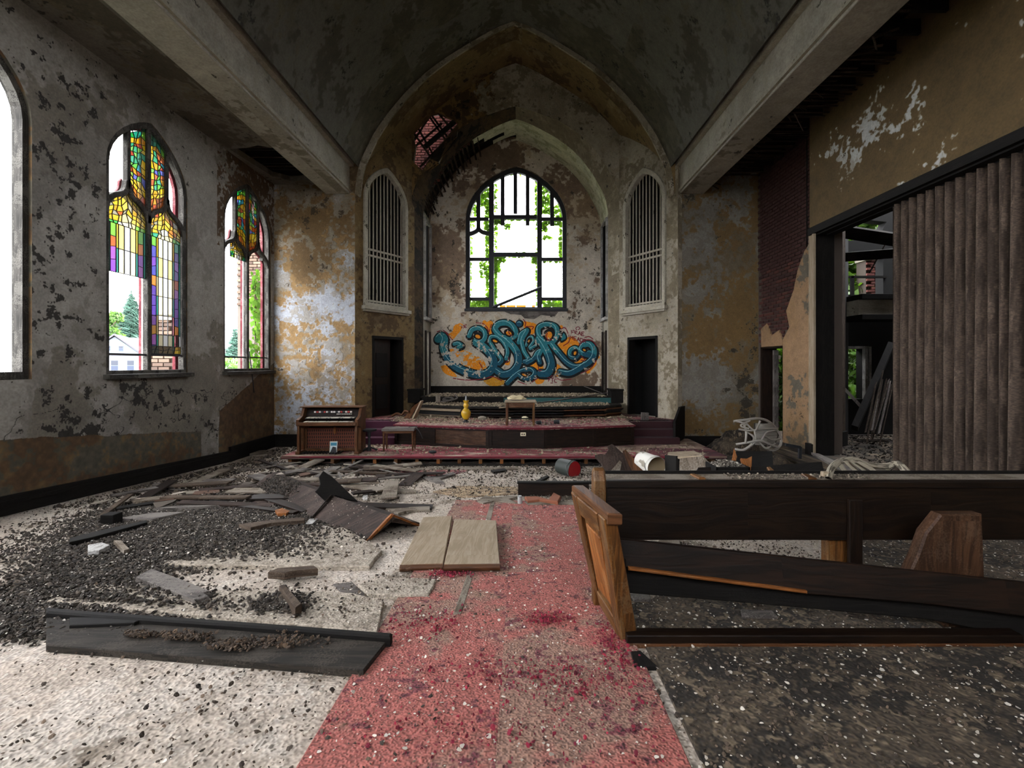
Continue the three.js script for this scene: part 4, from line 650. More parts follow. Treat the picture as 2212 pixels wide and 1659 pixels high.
// altar table with rag, vase and small litter on the lower stage
{
  const g = thing('altar_table', 'small square-legged wooden table standing at the front of the stage', 'table', [-.04, .65, -10.15]);
  part('tabletop', rbx(.68, .035, .42, 0, .515, 0), M.paleWood, g); part('apron', [rbx(.56, .11, .02, 0, .44, .16), rbx(.56, .11, .02, 0, .44, -.16), rbx(.02, .11, .3, -.28, .44, 0), rbx(.02, .11, .3, .28, .44, 0)], M.brownWood, g);
  for (const x of [-.29, .29]) for (const z of [-.17, .17]) part('leg', rbx(.048, .5, .048, x, .25, z), x < 0 ? M.brownWood : M.endWood, g);
  part('stretcher', rbx(.56, .025, .03, 0, .11, -.17), M.blackWood, g);
  const r = rng(3), geo = new THREE.IcosahedronGeometry(1, 3), p = geo.attributes.position; for (let i = 0; i < p.count; i++) { const v = P3().fromBufferAttribute(p, i), n = .6 + .9 * fbm(v.x * 2 + 9, v.y * 2 + v.z * 1.7 + 4, 3); v.multiplyScalar(n); p.setXYZ(i, v.x * .17, Math.max(-.02, v.y * .065), v.z * .1); } geo.computeVertexNormals();
  solo('crumpled_rag', 'crumpled whitish rag lying on top of the small stage table', 'rag', geo, flat(0xbcae8c, 1), [-.12, 1.225, -10.15]);
  const v = thing('vase', 'yellow ribbed glass vase with a ruffled rim standing on the stage', 'vase', [-1.28, .65, -10.55]);
  const prof = [[0, .06], [.05, .065], [.075, .1], [.105, .16], [.115, .22], [.1, .26], [.066, .295], [.046, .32], [.05, .35], [.068, .385], [.05, .415], [.04, .44], [.058, .485], [.066, .5]];
  const lg = new THREE.LatheGeometry(prof.map(([x, y]) => new THREE.Vector2(x, y)), 28), q = lg.attributes.position; for (let i = 0; i < q.count; i++) { const x = q.getX(i), y = q.getY(i), z = q.getZ(i), a = Math.atan2(z, x), s = 1 + (y > .44 ? .12 * Math.sin(a * 7) : .03 * Math.sin(y * 160)); q.setXYZ(i, x * s, y, z * s); } lg.computeVertexNormals();
  part('body', lg, new THREE.MeshPhysicalMaterial({ color: 0xc99f22, roughness: .35, transmission: .25, thickness: .0, side: THREE.DoubleSide }), v);
  part('foot', new THREE.LatheGeometry([[.0, 0], [.075, 0], [.07, .02], [.035, .035], [.035, .07], [0, .07]].map(([x, y]) => new THREE.Vector2(x, y)), 16), M.blackFrame, v); part('stopper', new THREE.LatheGeometry([[0, .48], [.02, .48], [.028, .52], [.016, .545], [.02, .56], [.008, .6], [0, .6]].map(([x, y]) => new THREE.Vector2(x, y)), 10), flat(0x8a8f96, .4), v);
  const lump = (x, y, z, s, c, label, name = 'plaster_lump') => { const g2 = new THREE.IcosahedronGeometry(s, 2), p2 = g2.attributes.position; for (let i = 0; i < p2.count; i++) { const w = P3().fromBufferAttribute(p2, i), n = .75 + .6 * fbm(w.x * 14 + x * 5, w.y * 14 + w.z * 11, 3); p2.setXYZ(i, w.x * n, Math.max(-s * .3, w.y * n * .7), w.z * n); } g2.computeVertexNormals(); return solo(name, label, 'rubble', g2, flat(c, 1), [x, y + s * .28, z]); };
  lump(-1.0 + .05, .65, -11.0, .1, 0x8b8376, 'rounded grey lump of plaster on the stage right of the vase');
  lump(.07, .65, -10.95, .09, 0xc9bd9d, 'pale angular lump of plaster behind the legs of the stage table'); lump(-.3, .65, -11.05, .06, 0xb5ab92, 'small pale plaster lump against the middle riser behind the table');
  const can = (x, z, r, label, t) => { const c = thing('tin_can', label, 'can', [x, .65 + r, z], t); part('body', cyl(r, r, r * 2.6, 14).rotateZ(Math.PI / 2), M.blackFrame, c); part('rim', new THREE.TorusGeometry(r, r * .12, 5, 14).rotateY(Math.PI / 2).translate(r * 1.3, 0, 0), flat(0x6a6a6a, .4), c); };
  can(.36, -10.2, .04, 'dark little can beside the right leg of the stage table', .4); can(.76, -10.25, .045, 'black can lying on the red stage carpet further right', .1);
  const stick = solo('stick', 'long thin grey stick lying across the upper stage on the right', 'stick', rod(at(1160, 871, 11.4), at(1330, 846, 13.2), .016, 6), M.greyWood); solo('stick', 'short pale stick lying on the middle step left of the table', 'stick', rod(at(1078, 881, 11.2), at(1118, 877, 11.0), .014, 6), M.paleWood);
  solo('stick', 'thin slanting rod in the right corner of the upper stage', 'stick', rod(at(1261, 834, 13.4), at(1300, 849, 13.3), .012, 6), M.greyWood);
  const lb = prism([at(912, 864, 11.3), at(909, 866, 11.2), at(888, 905, 11.2), at(898, 905, 11.35)], .03); solo('fallen_board', 'pale warped board leaning beside the left stage doorway', 'board', lb.g, M.paleWood, lb.c.toArray());
  const lb2 = prism([at(893, 878, 11.5), at(908, 866, 11.6), at(886, 904, 11.2), at(872, 902, 11.2)], .02); solo('fallen_board', 'dark curled panel slumped against the left apse wall by the doorway', 'board', lb2.g, M.brownWood, lb2.c.toArray());
  solo('crumpled_lino', 'curled brown sheet lying in front of the left stage doorway', 'sheet', tube([at(846, 899, 11.4), at(858, 893, 11.4), at(868, 896, 11.35), at(875, 888, 11.35), at(883, 890, 11.3)], .03, 20, 5), M.brownWood);
  const bl = solo('block', 'small grey block on the stage at the foot of the right doorway', 'block', rbx(.16, .18, .12), M.greyWood, [2.9, .74, -10.95]);
  const hs = thing('hose', 'curled dark hose heap on the upper stage left of the vase', 'hose', [-2.1, .98, -12.0]); part('coil', tube([[0, .02, 0], [.2, .05, .05], [.3, .1, -.05], [.15, .12, -.1], [.05, .08, .02], [.25, .06, .08], [.42, .12, 0], [.35, .2, -.05]], .022, 50, 6), M.greyWood, hs); part('nozzle', rbx(.12, .2, .06, -.08, .1, 0), M.dustyWood, hs);
}
// ---------------------------------------------------------------- carpets on the sloping floor
const SHEETS = [];
const inPoly = (x, y, p) => { let c = false; for (let i = 0, j = p.length - 1; i < p.length; j = i++) if ((p[i][1] > y) !== (p[j][1] > y) && x < (p[j][0] - p[i][0]) * (y - p[i][1]) / (p[j][1] - p[i][1]) + p[i][0]) c = !c; return c; };
const lay = (x0, x1, D0, D1, y) => P3((x0 + x1) / 2, y, -(D0 + D1) / 2);
function sheetOn(pts, t) { const g = prism(pts, t, Math.min(.006, t * .4), P3(0, 1, 0)); return g; }
{
  const g = prism([P3(-.86, slope(6.0) + .012, -6.0), P3(.64, slope(5.95) + .012, -5.95), P3(.63, slope(1.2) + .012, -1.2), P3(-.84, slope(1.2) + .012, -1.2)], .014, .004, P3(0, 1, 0));
  const uv = g.g.attributes.uv; for (let i = 0; i < uv.count; i++) { const x = uv.getX(i); uv.setX(i, uv.getY(i)); uv.setY(i, x); }
  solo('aisle_carpet', 'long worn red carpet running up the middle aisle, strewn with flakes', 'carpet', g.g, M.red, g.c.toArray());
  const pad = (n, label, px, t, m) => { SHEETS.push([px, t]); const q = prism(px.map(([x, y]) => fl(x, y, t)), t, Math.min(.008, t * .4), P3(0, 1, 0)); return solo(n, label, 'carpet', q.g, m, q.c.toArray()); };
  const bm = mat({ ...surface(512, 512, 2, 2, 0, 0, (x, y) => { const g2 = vn(x * 120, y * 120), f = fbm(x * 9, y * 9, 4), c = mix(hex(0xa79c8d), hex(0x83786a), ss(.45, .7, f * .5 + fbm(x * 30, y * 30, 3) * .5)), s = .72 + .38 * g2; return [c[0] * s, c[1] * s, c[2] * s, g2 * .6]; }), bumpScale: .01, roughness: 1 });
  pad('carpet_scrap', 'loose beige carpet rectangle lapping over the left edge of the red carpet', [[773, 1264], [826, 1251], [880, 1249], [943, 1252], [937, 1268], [925, 1287], [860, 1288], [795, 1284]], .022, bm);
  pad('carpet_underlay', 'broad beige underlay sheet lying left of the red carpet in the open floor', [[430, 1180], [560, 1160], [745, 1140], [826, 1190], [812, 1206], [798, 1225], [640, 1224], [480, 1222], [352, 1220]], .03, bm);
  pad('carpet_underlay', 'nearer beige underlay strip with a rolled back edge below the broad sheet', [[200, 1262], [280, 1268], [358, 1275], [520, 1277], [700, 1280], [760, 1282], [830, 1300], [815, 1370], [600, 1345], [300, 1318], [100, 1300]], .026, bm);
  pad('carpet_strip', 'far strip of red carpet showing between boards below the platform edge', [[770, 1024], [800, 1016], [1010, 1014], [1005, 1020], [960, 1027]], .01, M.stageRed);
  pad('fibre_mat', 'frayed ochre underlay patch at the far end of the aisle carpet', [[935, 1062], [990, 1050], [1120, 1052], [1118, 1066], [1000, 1074]], .012, mat({ ...surface(256, 256, 1, 1, 0, 0, (x, y) => { const c = mix(hex(0xa58e70), hex(0x73604a), ss(.45, .6, fbm(x * 20, y * 20, 3))); return [...c, vn(x * 90, y * 90)]; }), bumpScale: .01 }));
}
{ const rg = [], r = rng(91); for (let k = 0; k <= 24; k++) { const x = .68 + 4.62 * k / 24, D = 3.25 + .25 * (r() - .5) + (x > 2.2 ? (x - 2.2) * 1.6 : 0); rg.push(P3(x, slope(D) + .006, -D)); } const q = prism([...rg, P3(5.3, slope(1.0) + .006, -1.0), P3(.68, slope(1.0) + .006, -1.0)], .012, .004, P3(0, 1, 0)); solo('dirt_and_shade_layer', 'dark dirt sheet with the pew shade painted in on the near bay floor', 'dirt', q.g, M.darkFloor, q.c.toArray()).userData.kind = 'stuff';  // dirt-grained sheet; the shade under the pew is put into its dark colour
  const ra = [[2.5, 8.85], [2.9, 7.6], [2.7, 6.6], [3.0, 5.6], [3.3, 4.8], [3.9, 4.6], [5.35, 4.6], [5.35, 8.5], [5.5, 10.9], [3.7, 10.9], [3.6, 8.85]], rq = prism(ra.map(([x, D]) => P3(x, slope(D) + .004, -D)), .01, .003, P3(0, 1, 0)); solo('dirt_and_shade_layer', 'dark dirt and crumbled plaster covering the right aisle floor', 'dirt', rq.g, M.darkFloor, rq.c.toArray()).userData.kind = 'stuff'; }
// ---------------------------------------------------------------- loose boards: their corners on the floor
function board(name, label, px, t, m, cat = 'board', lift = 0, bev = .004) { const q = prism(px.map(([x, y, h = 0]) => fl(x, y, t + lift + h)), t, bev, P3(0, 1, 0)); return solo(name, label, cat, q.g, m, q.c.toArray()); }
{
  // two pew seats face up beside the aisle carpet, their front edges rolled
  const seat = (label, c, lift) => { const a = c.map(([x, y]) => fl(x, y, .05 + lift)), g = thing('seat_board', label, 'board', [0, 0, 0]); const o = a[0].clone().add(a[2]).multiplyScalar(.5); g.position.copy(o);
    const q = prism(a, .045, .006, P3(0, 1, 0)); const s = part('panel', q.g, M.paleWood, g); s.position.copy(q.c.clone().sub(o));
    const e0 = a[3].clone().sub(o), e1 = a[2].clone().sub(o); part('rolled_edge', rod(e0.add(P3(0, -.02, 0)), e1.add(P3(0, -.02, 0)), .026, 12), M.brownWood, g); };
  seat('left one of two pale pew seats lying flat across the red carpet edge', [[914, 1118], [977, 1115], [957, 1219], [864, 1222]], 0);
  seat('right one of two pale pew seats lying flat across the red carpet edge', [[982, 1122], [1072, 1125], [1080, 1219], [959, 1221]], .02);
  board('batten', 'narrow batten sticking out toward the camera from under the two pale seats', [[1017, 1216], [1031, 1216], [996, 1329], [979, 1328]], .015, M.dustyWood);
  board('batten', 'short batten on the red carpet beyond the two pale seats', [[1061, 1081], [1070, 1081], [1060, 1126], [1048, 1125]], .015, M.dustyWood);
  board('scroll_board', 'wavy cut board lying across the far end of the aisle carpet', [[1030, 1082], [1049, 1070], [1066, 1075], [1098, 1071], [1119, 1073], [1098, 1078], [1117, 1086], [1067, 1082], [1044, 1087]], .03, M.dustyWood);
  board('plank', 'grey plank with a notched end lying on the underlay at left', [[293, 1247], [327, 1229], [400, 1255], [453, 1277], [440, 1281], [452, 1289], [425, 1297]], .03, M.greyWood, 'plank', .03);
  board('timber_block', 'thick dark timber block lying on the bright underlay above centre left', [[579, 1236], [600, 1228], [678, 1222], [687, 1229], [640, 1233], [615, 1238]], .045, M.dullWood, 'timber', .03);
  board('timber', 'short square timber pointing to the camera in dark rubble at left', [[603, 1266], [614, 1263], [652, 1305], [638, 1314]], .06, M.dullWood, 'timber', .035);
  board('sheet', 'bent grey card sheet lying between timber block and red carpet', [[719, 1262], [760, 1257], [811, 1302], [767, 1309]], .006, M.greyWood, 'sheet');
  // pew back in the near left corner with its rail
  const g = thing('broken_pew', 'dark pew back with a moulded rail lying flat in the near left corner', 'pew', [0, 0, 0]); const A = [[100, 1336], [200, 1342], [520, 1358], [843, 1378], [785, 1450], [420, 1420], [100, 1395]].map(([x, y]) => fl(x, y, .035)); const q = prism(A, .03, .005, P3(0, 1, 0)); g.position.copy(q.c); part('panel', q.g, M.nearWood, g);
  const r1 = prism([[100, 1315], [200, 1323], [520, 1345], [848, 1370], [843, 1380], [520, 1355], [200, 1333], [100, 1325]].map(([x, y]) => fl(x, y, .06)), .05, .01, P3(0, 1, 0)), rp = part('rail', r1.g, M.blackWood, g); rp.position.copy(r1.c.sub(q.c));
  board('pointed_board', 'dark pointed board lying on the near left pew back', [[150, 1335], [215, 1334], [302, 1341], [290, 1346], [150, 1352]], .02, M.blackWood, 'board', .035);
  board('lath_strip', 'long thin dark strip lying on the underlay below the tented pew', [[440, 1179], [600, 1163], [746, 1147], [748, 1152], [600, 1168], [445, 1184]], .022, M.dullWood, 'strip');
  // the tent of two pew boards with a bench end on top
  const t = thing('collapsed_pew', 'toppled pew of two long boards leaning together like a tent', 'pew', [0, 0, 0]);
  const R1 = fl(847, 1112, .23), R0 = fl(585, 1026, .2), B1 = fl(792, 1170, .0), B0 = fl(526, 1062, .0), C1 = fl(905, 1135, 0), C0 = fl(640, 1030, 0), o = R1.clone().add(R0).multiplyScalar(.5); o.y = slope(-o.z); t.position.copy(o);
  const qa = prism([R0, R1, B1, B0], .03, .005, P3(-.5, .6, .6)), qb = prism([R0.clone().add(P3(0, -.01, 0)), R1.clone().add(P3(0, -.01, 0)), C1, C0], .03, .005, P3(.5, .6, -.6));
  part('seat', qa.g, M.purpleWood, t).position.copy(qa.c.sub(o)); part('back', qb.g, M.purpleWood, t).position.copy(qb.c.sub(o));
  part('edge_strip', bar(R1.clone().sub(o), B1.clone().sub(o), .03, .02), M.orangeWood, t); part('edge_strip', bar(R1.clone().sub(o), C1.clone().sub(o), .03, .02), M.orangeWood, t);
  const mA = R0.clone().lerp(R1, .62), mB = B0.clone().lerp(B1, .66); part('cleat', bar(mA.sub(o).add(P3(-.02, .012, .02)), mB.sub(o).add(P3(-.02, .012, .02)), .05, .012), M.darkWood, t);
  const e = prism([[698, 1017], [719, 1031], [773, 1083], [745, 1078], [725, 1071], [713, 1091], [681, 1061], [688, 1054], [692, 1045], [689, 1030]].map(([x, y]) => at(x, y, 5.35 + (x - 700) * .002 - (y - 1050) * .002)), .05, .006, P3(0, 0, 1)); solo('bench_end', 'dark scroll-cut bench end standing on the tented pew boards', 'bench end', e.g, M.blackWood, e.c.toArray());
  const list = [
    ['board', 'long dark board with a bright edge in the litter before the platform', [[812, 1025], [919, 1021], [918, 1029], [815, 1031]], .03, 'purpleWood'],
    ['board', 'forked bench-end board lying beside the long board before the platform', [[913, 1031], [945, 1028], [980, 1020], [984, 1024], [950, 1034], [962, 1044], [940, 1040]], .03, 'greyWood'],
    ['board', 'broken board with a step-cut edge above the pale tile', [[798, 1061], [806, 1054], [861, 1050], [858, 1056], [899, 1058], [899, 1063], [840, 1063]], .025, 'dustyWood'],
    ['board', 'scallop-edged pew end lying right of the tented pew', [[809, 1089], [850, 1090], [880, 1096], [929, 1094], [929, 1101], [892, 1102], [878, 1104], [860, 1109]], .03, 'dustyWood'],
    ['board', 'small pointed board left of the long board', [[766, 1036], [803, 1033], [819, 1041], [772, 1046]], .03, 'dustyWood'],
    ['board', 'dark short board behind the standing bench end', [[744, 1050], [785, 1049], [782, 1055], [746, 1058]], .025, 'purpleWood'],
    ['tile', 'pale bluish tile lying left of the step-cut board', [[785, 1060], [796, 1060], [794, 1079], [783, 1078]], .012, 'frameWhite'],
    ['plank', 'wide plank lying under laths in the left rubble field', [[331, 1098], [466, 1086], [504, 1089], [402, 1097]], .03, 'greyWood'],
    ['plank', 'dark plank pointing inward from the left edge of the floor', [[150, 1163], [200, 1150], [317, 1124], [318, 1129], [200, 1161], [150, 1172]], .03, 'blackWood'],
    ['plank', 'brownish plank ending at the tented pew foot', [[396, 1063], [463, 1053], [535, 1050], [529, 1056], [470, 1060], [400, 1068]], .03, 'dustyWood'],
    ['plank', 'stepped narrow board lying in rubble below the tented pew', [[516, 1133], [586, 1124], [640, 1119], [659, 1119], [658, 1124], [586, 1130], [542, 1140]], .035, 'dullWood'],
    ['lath_strip', 'light thin lath above the wide plank in the left rubble', [[418, 1086], [484, 1082], [486, 1085], [420, 1090]], .012, 'frameWhite'],
    ['lath_strip', 'second light lath crossing the wide plank in the left rubble', [[452, 1080], [508, 1083], [506, 1086], [450, 1083]], .012, 'frameWhite'],
    ['card', 'bright white card leaning at the foot of the tented pew', [[660, 1131], [668, 1121], [687, 1120], [675, 1131]], .004, 'frameWhite'],
    ['wood_chip', 'bright orange splintered wood piece in rubble below the tented pew', [[594, 1102], [610, 1098], [627, 1104], [618, 1109], [600, 1110]], .03, 'orangeWood'],
    ['board', 'grey board half buried in rubble near the left frame edge', [[250, 1120], [330, 1108], [400, 1106], [330, 1122]], .02, 'greyWood'],
    ['board', 'weathered board under debris by the left baseboard', [[280, 1078], [340, 1072], [352, 1077], [290, 1085]], .02, 'dustyWood'],
    ['plank', 'long charcoal plank running toward the left baseboard', [[250, 1095], [372, 1077], [376, 1081], [252, 1100]], .02, 'blackWood'],
    ['plank', 'thin slanting plank crossing the gap below the platform', [[700, 1020], [820, 996], [824, 999], [704, 1024]], .03, 'greyWood'],
    ['plank', 'pale long floorboard along the foot of the platform', [[800, 1011], [1120, 1009], [1120, 1013], [800, 1016]], .02, 'dustyWood'],
    ['plank', 'grey flat plank in far left litter before the organ', [[560, 1003], [640, 1000], [645, 1005], [565, 1009]], .03, 'greyWood'],
    ['board', 'pale plaster slab in far left litter near the corner', [[532, 976], [574, 972], [578, 981], [545, 984]], .04, 'dustyWood'],
    ['board', 'angular brown board in litter left of the platform boards', [[640, 1020], [700, 1012], [716, 1018], [650, 1028]], .03, 'purpleWood'],
    ['board', 'narrow board crossing litter in front of the organ', [[600, 1018], [668, 1008], [672, 1012], [606, 1023]], .02, 'dustyWood'],
    ['board', 'small tilted shingle behind the tented pew ridge', [[640, 1036], [668, 1032], [676, 1038], [648, 1042]], .03, 'greyWood'],
    ['board', 'long board under the dark fallen rail by the near pew', [[1133, 1084], [1243, 1082], [1244, 1090], [1140, 1090]], .02, 'dustyWood'],
    ['plank', 'splintered dark lath right of the aisle carpet head', [[1150, 1042], [1182, 1026], [1186, 1029], [1156, 1045]], .03, 'blackWood'],
    ['plank', 'short broken lath beside the splintered dark one', [[1182, 1044], [1200, 1034], [1204, 1038], [1188, 1047]], .03, 'greyWood'],
    ['plank', 'low board with pale top between the aisle head and the red-mouthed bucket', [[1060, 1016], [1090, 1012], [1096, 1016], [1066, 1020]], .03, 'blackWood'],
    ['sheet', 'crumpled pale papers at the left frame edge', [[190, 1178], [220, 1172], [238, 1178], [214, 1190], [190, 1192]], .03, 'frameWhite'],
    ['board', 'tilted pale shard behind the crumpled papers', [[245, 1168], [262, 1168], [280, 1186], [268, 1190]], .03, 'dustyWood'],
    ['board', 'grey floor tile shard under the near pew seat', [[1358, 1282], [1404, 1284], [1406, 1296], [1370, 1297]], .02, 'greyWood'],
    ['board', 'small ribbed board in the dark under the near pew', [[1600, 1317], [1668, 1319], [1680, 1333], [1602, 1332]], .02, 'greyWood'],
    ['board', 'pale flat shard beyond the gap of the near pew', [[1424, 1167], [1468, 1167], [1470, 1176], [1418, 1173]], .02, 'dustyWood'],
    ['board', 'dark board at the bottom edge by the foot of the carpet', [[1362, 1408], [1384, 1406], [1420, 1440], [1370, 1440]], .02, 'blackWood'],
  ];
  for (const [n, l, px, th, m] of list) board(n, l, px, th, M[m], n === 'plank' ? 'plank' : n === 'tile' ? 'tile' : n === 'card' ? 'card' : n === 'sheet' ? 'papers' : 'board', px[0][0] < 700 && px[0][1] > 1070 ? .03 : 0);
  { const r = rng(33), ms = [['grey', 'greyWood'], ['dusty', 'dustyWood'], ['dark', 'darkWood'], ['brown', 'dullWood'], ['purple-brown', 'purpleWood']];
    for (let k = 0; k < 44; k++) { const x = -5.3 + r() * 3.6, D = 5.4 + r() * 3.3, a = (r() - .5) * 1.3 + (r() < .25 ? 1.4 : 0), l = .35 + r() * .9, w = .06 + r() * .16, [cn, mn] = ms[k % 5], o = solo('plank', (l > .75 ? 'long ' : 'short ') + (w > .14 ? 'wide ' : 'narrow ') + cn + ' plank among the planks strewn over the far left floor', 'plank', rbx(l, .025, w, 0, 0, 0, .006), M[mn], P3(x, slope(D) + .035 + r() * .05, -D).toArray(), (l > .75 ? 'long ' : 'short ') + (w > .14 ? 'wide ' : 'narrow ') + cn + ' planks strewn over the far left floor'); o.rotation.set((r() - .5) * .1, a, (r() - .5) * .1); } }
  solo('box', 'small black box standing in the shadow at the left frame edge', 'box', rbx(.14, .13, .12), M.blackWood, fl(241, 1122, .065).toArray());
  const up = (name, label, x0, x1, ya, D, h, m, th = .04) => solo(name, label, 'board', rbx((x1 - x0) * D / F, h, th), m, at((x0 + x1) / 2, ya, D).add(P3(0, h / 2, 0)).toArray());
  up('fallen_rail', 'long black pew rail standing on edge at the carpet head left of the near pew', 1119, 1272, 1071, 6.3, .17, M.darkWood, .05); up('rail_cap', 'dark capping strip lying along the top of the black pew rail', 1117, 1290, 1044, 6.3, .025, M.blackWood, .09);
  const cl = prism([[1133, 1075], [1160, 1072], [1185, 1076], [1196, 1069], [1212, 1074], [1205, 1082], [1165, 1083], [1140, 1082]].map(([x, y], i) => fl(x, y, .03 + (i % 3) * .02)), .03, .01, P3(0, 1, 0)); solo('orange_rag', 'rust-orange rag lying on the board below the black pew rail', 'rag', cl.g, flat(0x7d4a34, 1), cl.c.toArray());
  const c = thing('drink_can', 'small silver can standing at the end of the wavy board', 'can', fl(1123, 1090).toArray()); part('body', cyl(.03, .03, .1, 14).translate(0, .05, 0), flat(0x9a9a98, .4), c); part('lid', cyl(.024, .029, .012, 14).translate(0, .105, 0), flat(0x55585c, .4), c);
  solo('cable', 'dark cable hanging down the wall below the farther side window', 'cable', tube([[0, .75, 0], [.03, .45, -.02], [.02, .15, -.1], [.04, -.15, -.12]], .012, 24, 5), M.blackFrame, [-5.9, 1.5, -10.0]);
  solo('dark_scrap', 'small dark clump on the red platform carpet before the stage panels', 'scrap', new THREE.IcosahedronGeometry(.06, 1).scale(1.4, .5, .8), M.blackFrame, [-1.78, .23, -9.2]);
  solo('blue_scrap', 'bright blue plastic scrap in litter left of the organ', 'scrap', new THREE.IcosahedronGeometry(.055, 1).scale(1, .7, .7), flat(0x3d7fe0, .6), fl(627, 988, .04).toArray());
}
// ---------------------------------------------------------------- the near pew and its broken end
{
  const D = 3.05, g = thing('church_pew', 'near dark wooden pew seen from behind, its long back panel facing us', 'pew', [.5, slope(D), -D]), L = 3.0, y0 = slope(D);
  const W = (x, y, z) => [x - .5, y - y0, z + D];
  const add = (n, w, h, d, x, y, z, m) => part(n, rbx(w, h, d, ...W(x, y, z), .008), m, g);
  add('back_panel', L, .37, .03, .55 + L / 2, 1.0, -D, M.pewWood);
  add('top_rail', L, .045, .055, .55 + L / 2, 1.185, -D + .005, M.pewWood);
  add('ledge', L, .025, .2, .56 + L / 2, 1.185, -D - .12, M.dustyWood); add('ledge_lip', L, .03, .025, .56 + L / 2, 1.202, -D - .23, M.blackWood);
  part('end_post', ext(poly([[-.02, 0], [.10, 0], [.10, .82], [.085, .88], [.05, .905], [.01, .89], [-.02, .83]]), .06, .01).rotateY(Math.PI / 2).translate(-.02, 0, 0), M.endWood, g);
  add('support', .09, .7, .03, 2.17, .74, -D + .03, M.pewWood); add('support_foot', .14, .5, .08, 2.1, .62, -D - .06, M.endWood);
  const sp = (n, c, t, m) => { const q = prism(c.map(([x, y, d]) => at(x, y, d)), t, .006, P3(0, 0, 1)); const o = part(n, q.g, m, g); o.position.copy(q.c.sub(g.position)); };
  const s = thing('bench_plank', 'dark pew seat board hanging slantwise under the back of the near pew', 'board', [0, 0, 0]); s.position.copy(at(1700, 1250, 2.6));
  const ss2 = (n, c, t, m) => { const q = prism(c.map(([x, y, d]) => at(x, y, d)), t, .006, P3(0, 0, 1)); const o = part(n, q.g, m, s); o.position.copy(q.c.sub(s.position)); };
  ss2('board', [[1326, 1162, 2.9], [2011, 1236, 2.7], [2300, 1268, 2.6], [2300, 1342, 2.6], [2011, 1306, 2.66], [1744, 1283, 2.74], [1357, 1227, 2.86], [1336, 1215, 2.88]], .03, M.darkWood);
  ss2('broken_edge', [[1357, 1225, 2.84], [1744, 1277, 2.72], [1744, 1283, 2.72], [1357, 1232, 2.84]], .02, M.orangeWood);
  ss2('lower_board', [[1342, 1222, 2.92], [2300, 1330, 2.64], [2300, 1395, 2.64], [2011, 1340, 2.7], [1600, 1302, 2.82], [1344, 1278, 2.92]], .03, M.blackWood);
  ss2('bracket', [[1332, 1205, 2.86], [1352, 1208, 2.86], [1354, 1262, 2.86], [1338, 1260, 2.86]], .04, M.blackWood);
  // broken pew end leaning against the post
  const e = thing('pew_end', 'brown panelled pew end broken loose and leaning out over the aisle carpet', 'pew end', [0, 0, 0]);
  const tf = at(1240, 1062, 3.0), tn = at(1316, 1122, 2.5), bn = at(1352, 1388, 2.6), bf = at(1293, 1290, 3.12); e.position.copy(bn);
  const face = P3(-1, 0, .25), mid = (a, b, t) => a.clone().lerp(b, t), F4 = (u, v) => mid(mid(bf, bn, u), mid(tf, tn, u), v);
  const slabp = (n, c, t, m, off = 0) => { const q = prism(c, t, .006, face); const o = part(n, q.g, m, e); o.position.copy(q.c.sub(e.position)); if (off) o.position.addScaledVector(face.clone().normalize(), off); };
  slabp('core', [F4(0, 0), F4(1, 0), F4(1, 1), F4(0, 1)], .055, M.endWood);
  for (const [a, b, c2, d2] of [[0, .2, 0, 1], [.8, 1, 0, 1], [.2, .8, 0, .14], [.2, .8, .84, 1]]) slabp('stile', [F4(a, c2), F4(b, c2), F4(b, d2), F4(a, d2)], .02, M.endWood, .02);
  slabp('panel', [F4(.27, .2), F4(.73, .2), F4(.73, .78), F4(.27, .78)], .012, M.orangeWood, .012);
  const q = prism([tf.clone().add(P3(-.012, .03, -.02)), tn.clone().add(P3(-.012, .03, .02)), tn.clone().add(P3(.066, .03, .02)), tf.clone().add(P3(.066, .03, -.02))], .05, .008, P3(0, 1, 0)), cap = part('cap', q.g, M.brownWood, e); cap.position.copy(q.c.sub(e.position));
  // rail on the floor, right end of the pew
  const fr = thing('floor_rail', 'dark foot rail lying along the floor under the near pew', 'rail', at(1351, 1385, 2.6).toArray()); part('rail', rbx(2.2, .07, .08, 1.1, .02, 0), M.pewWood, fr); part('worn_edge', rbx(2.2, .03, .012, 1.1, 0, .046), M.brownWood, fr);
  const re = prism([at(2030, 1110, 2.75), at(1998, 1150, 2.75), at(1980, 1200, 2.75), at(1962, 1238, 2.75), at(1985, 1300, 2.75), at(2040, 1355, 2.75), at(2130, 1355, 2.75), at(2120, 1110, 2.75)], .06, .01, P3(0, 0, 1)); solo('bench_end', 'curved brown bench end standing at the right end of the near pew', 'bench end', re.g, M.panelWood, re.c.toArray());
}
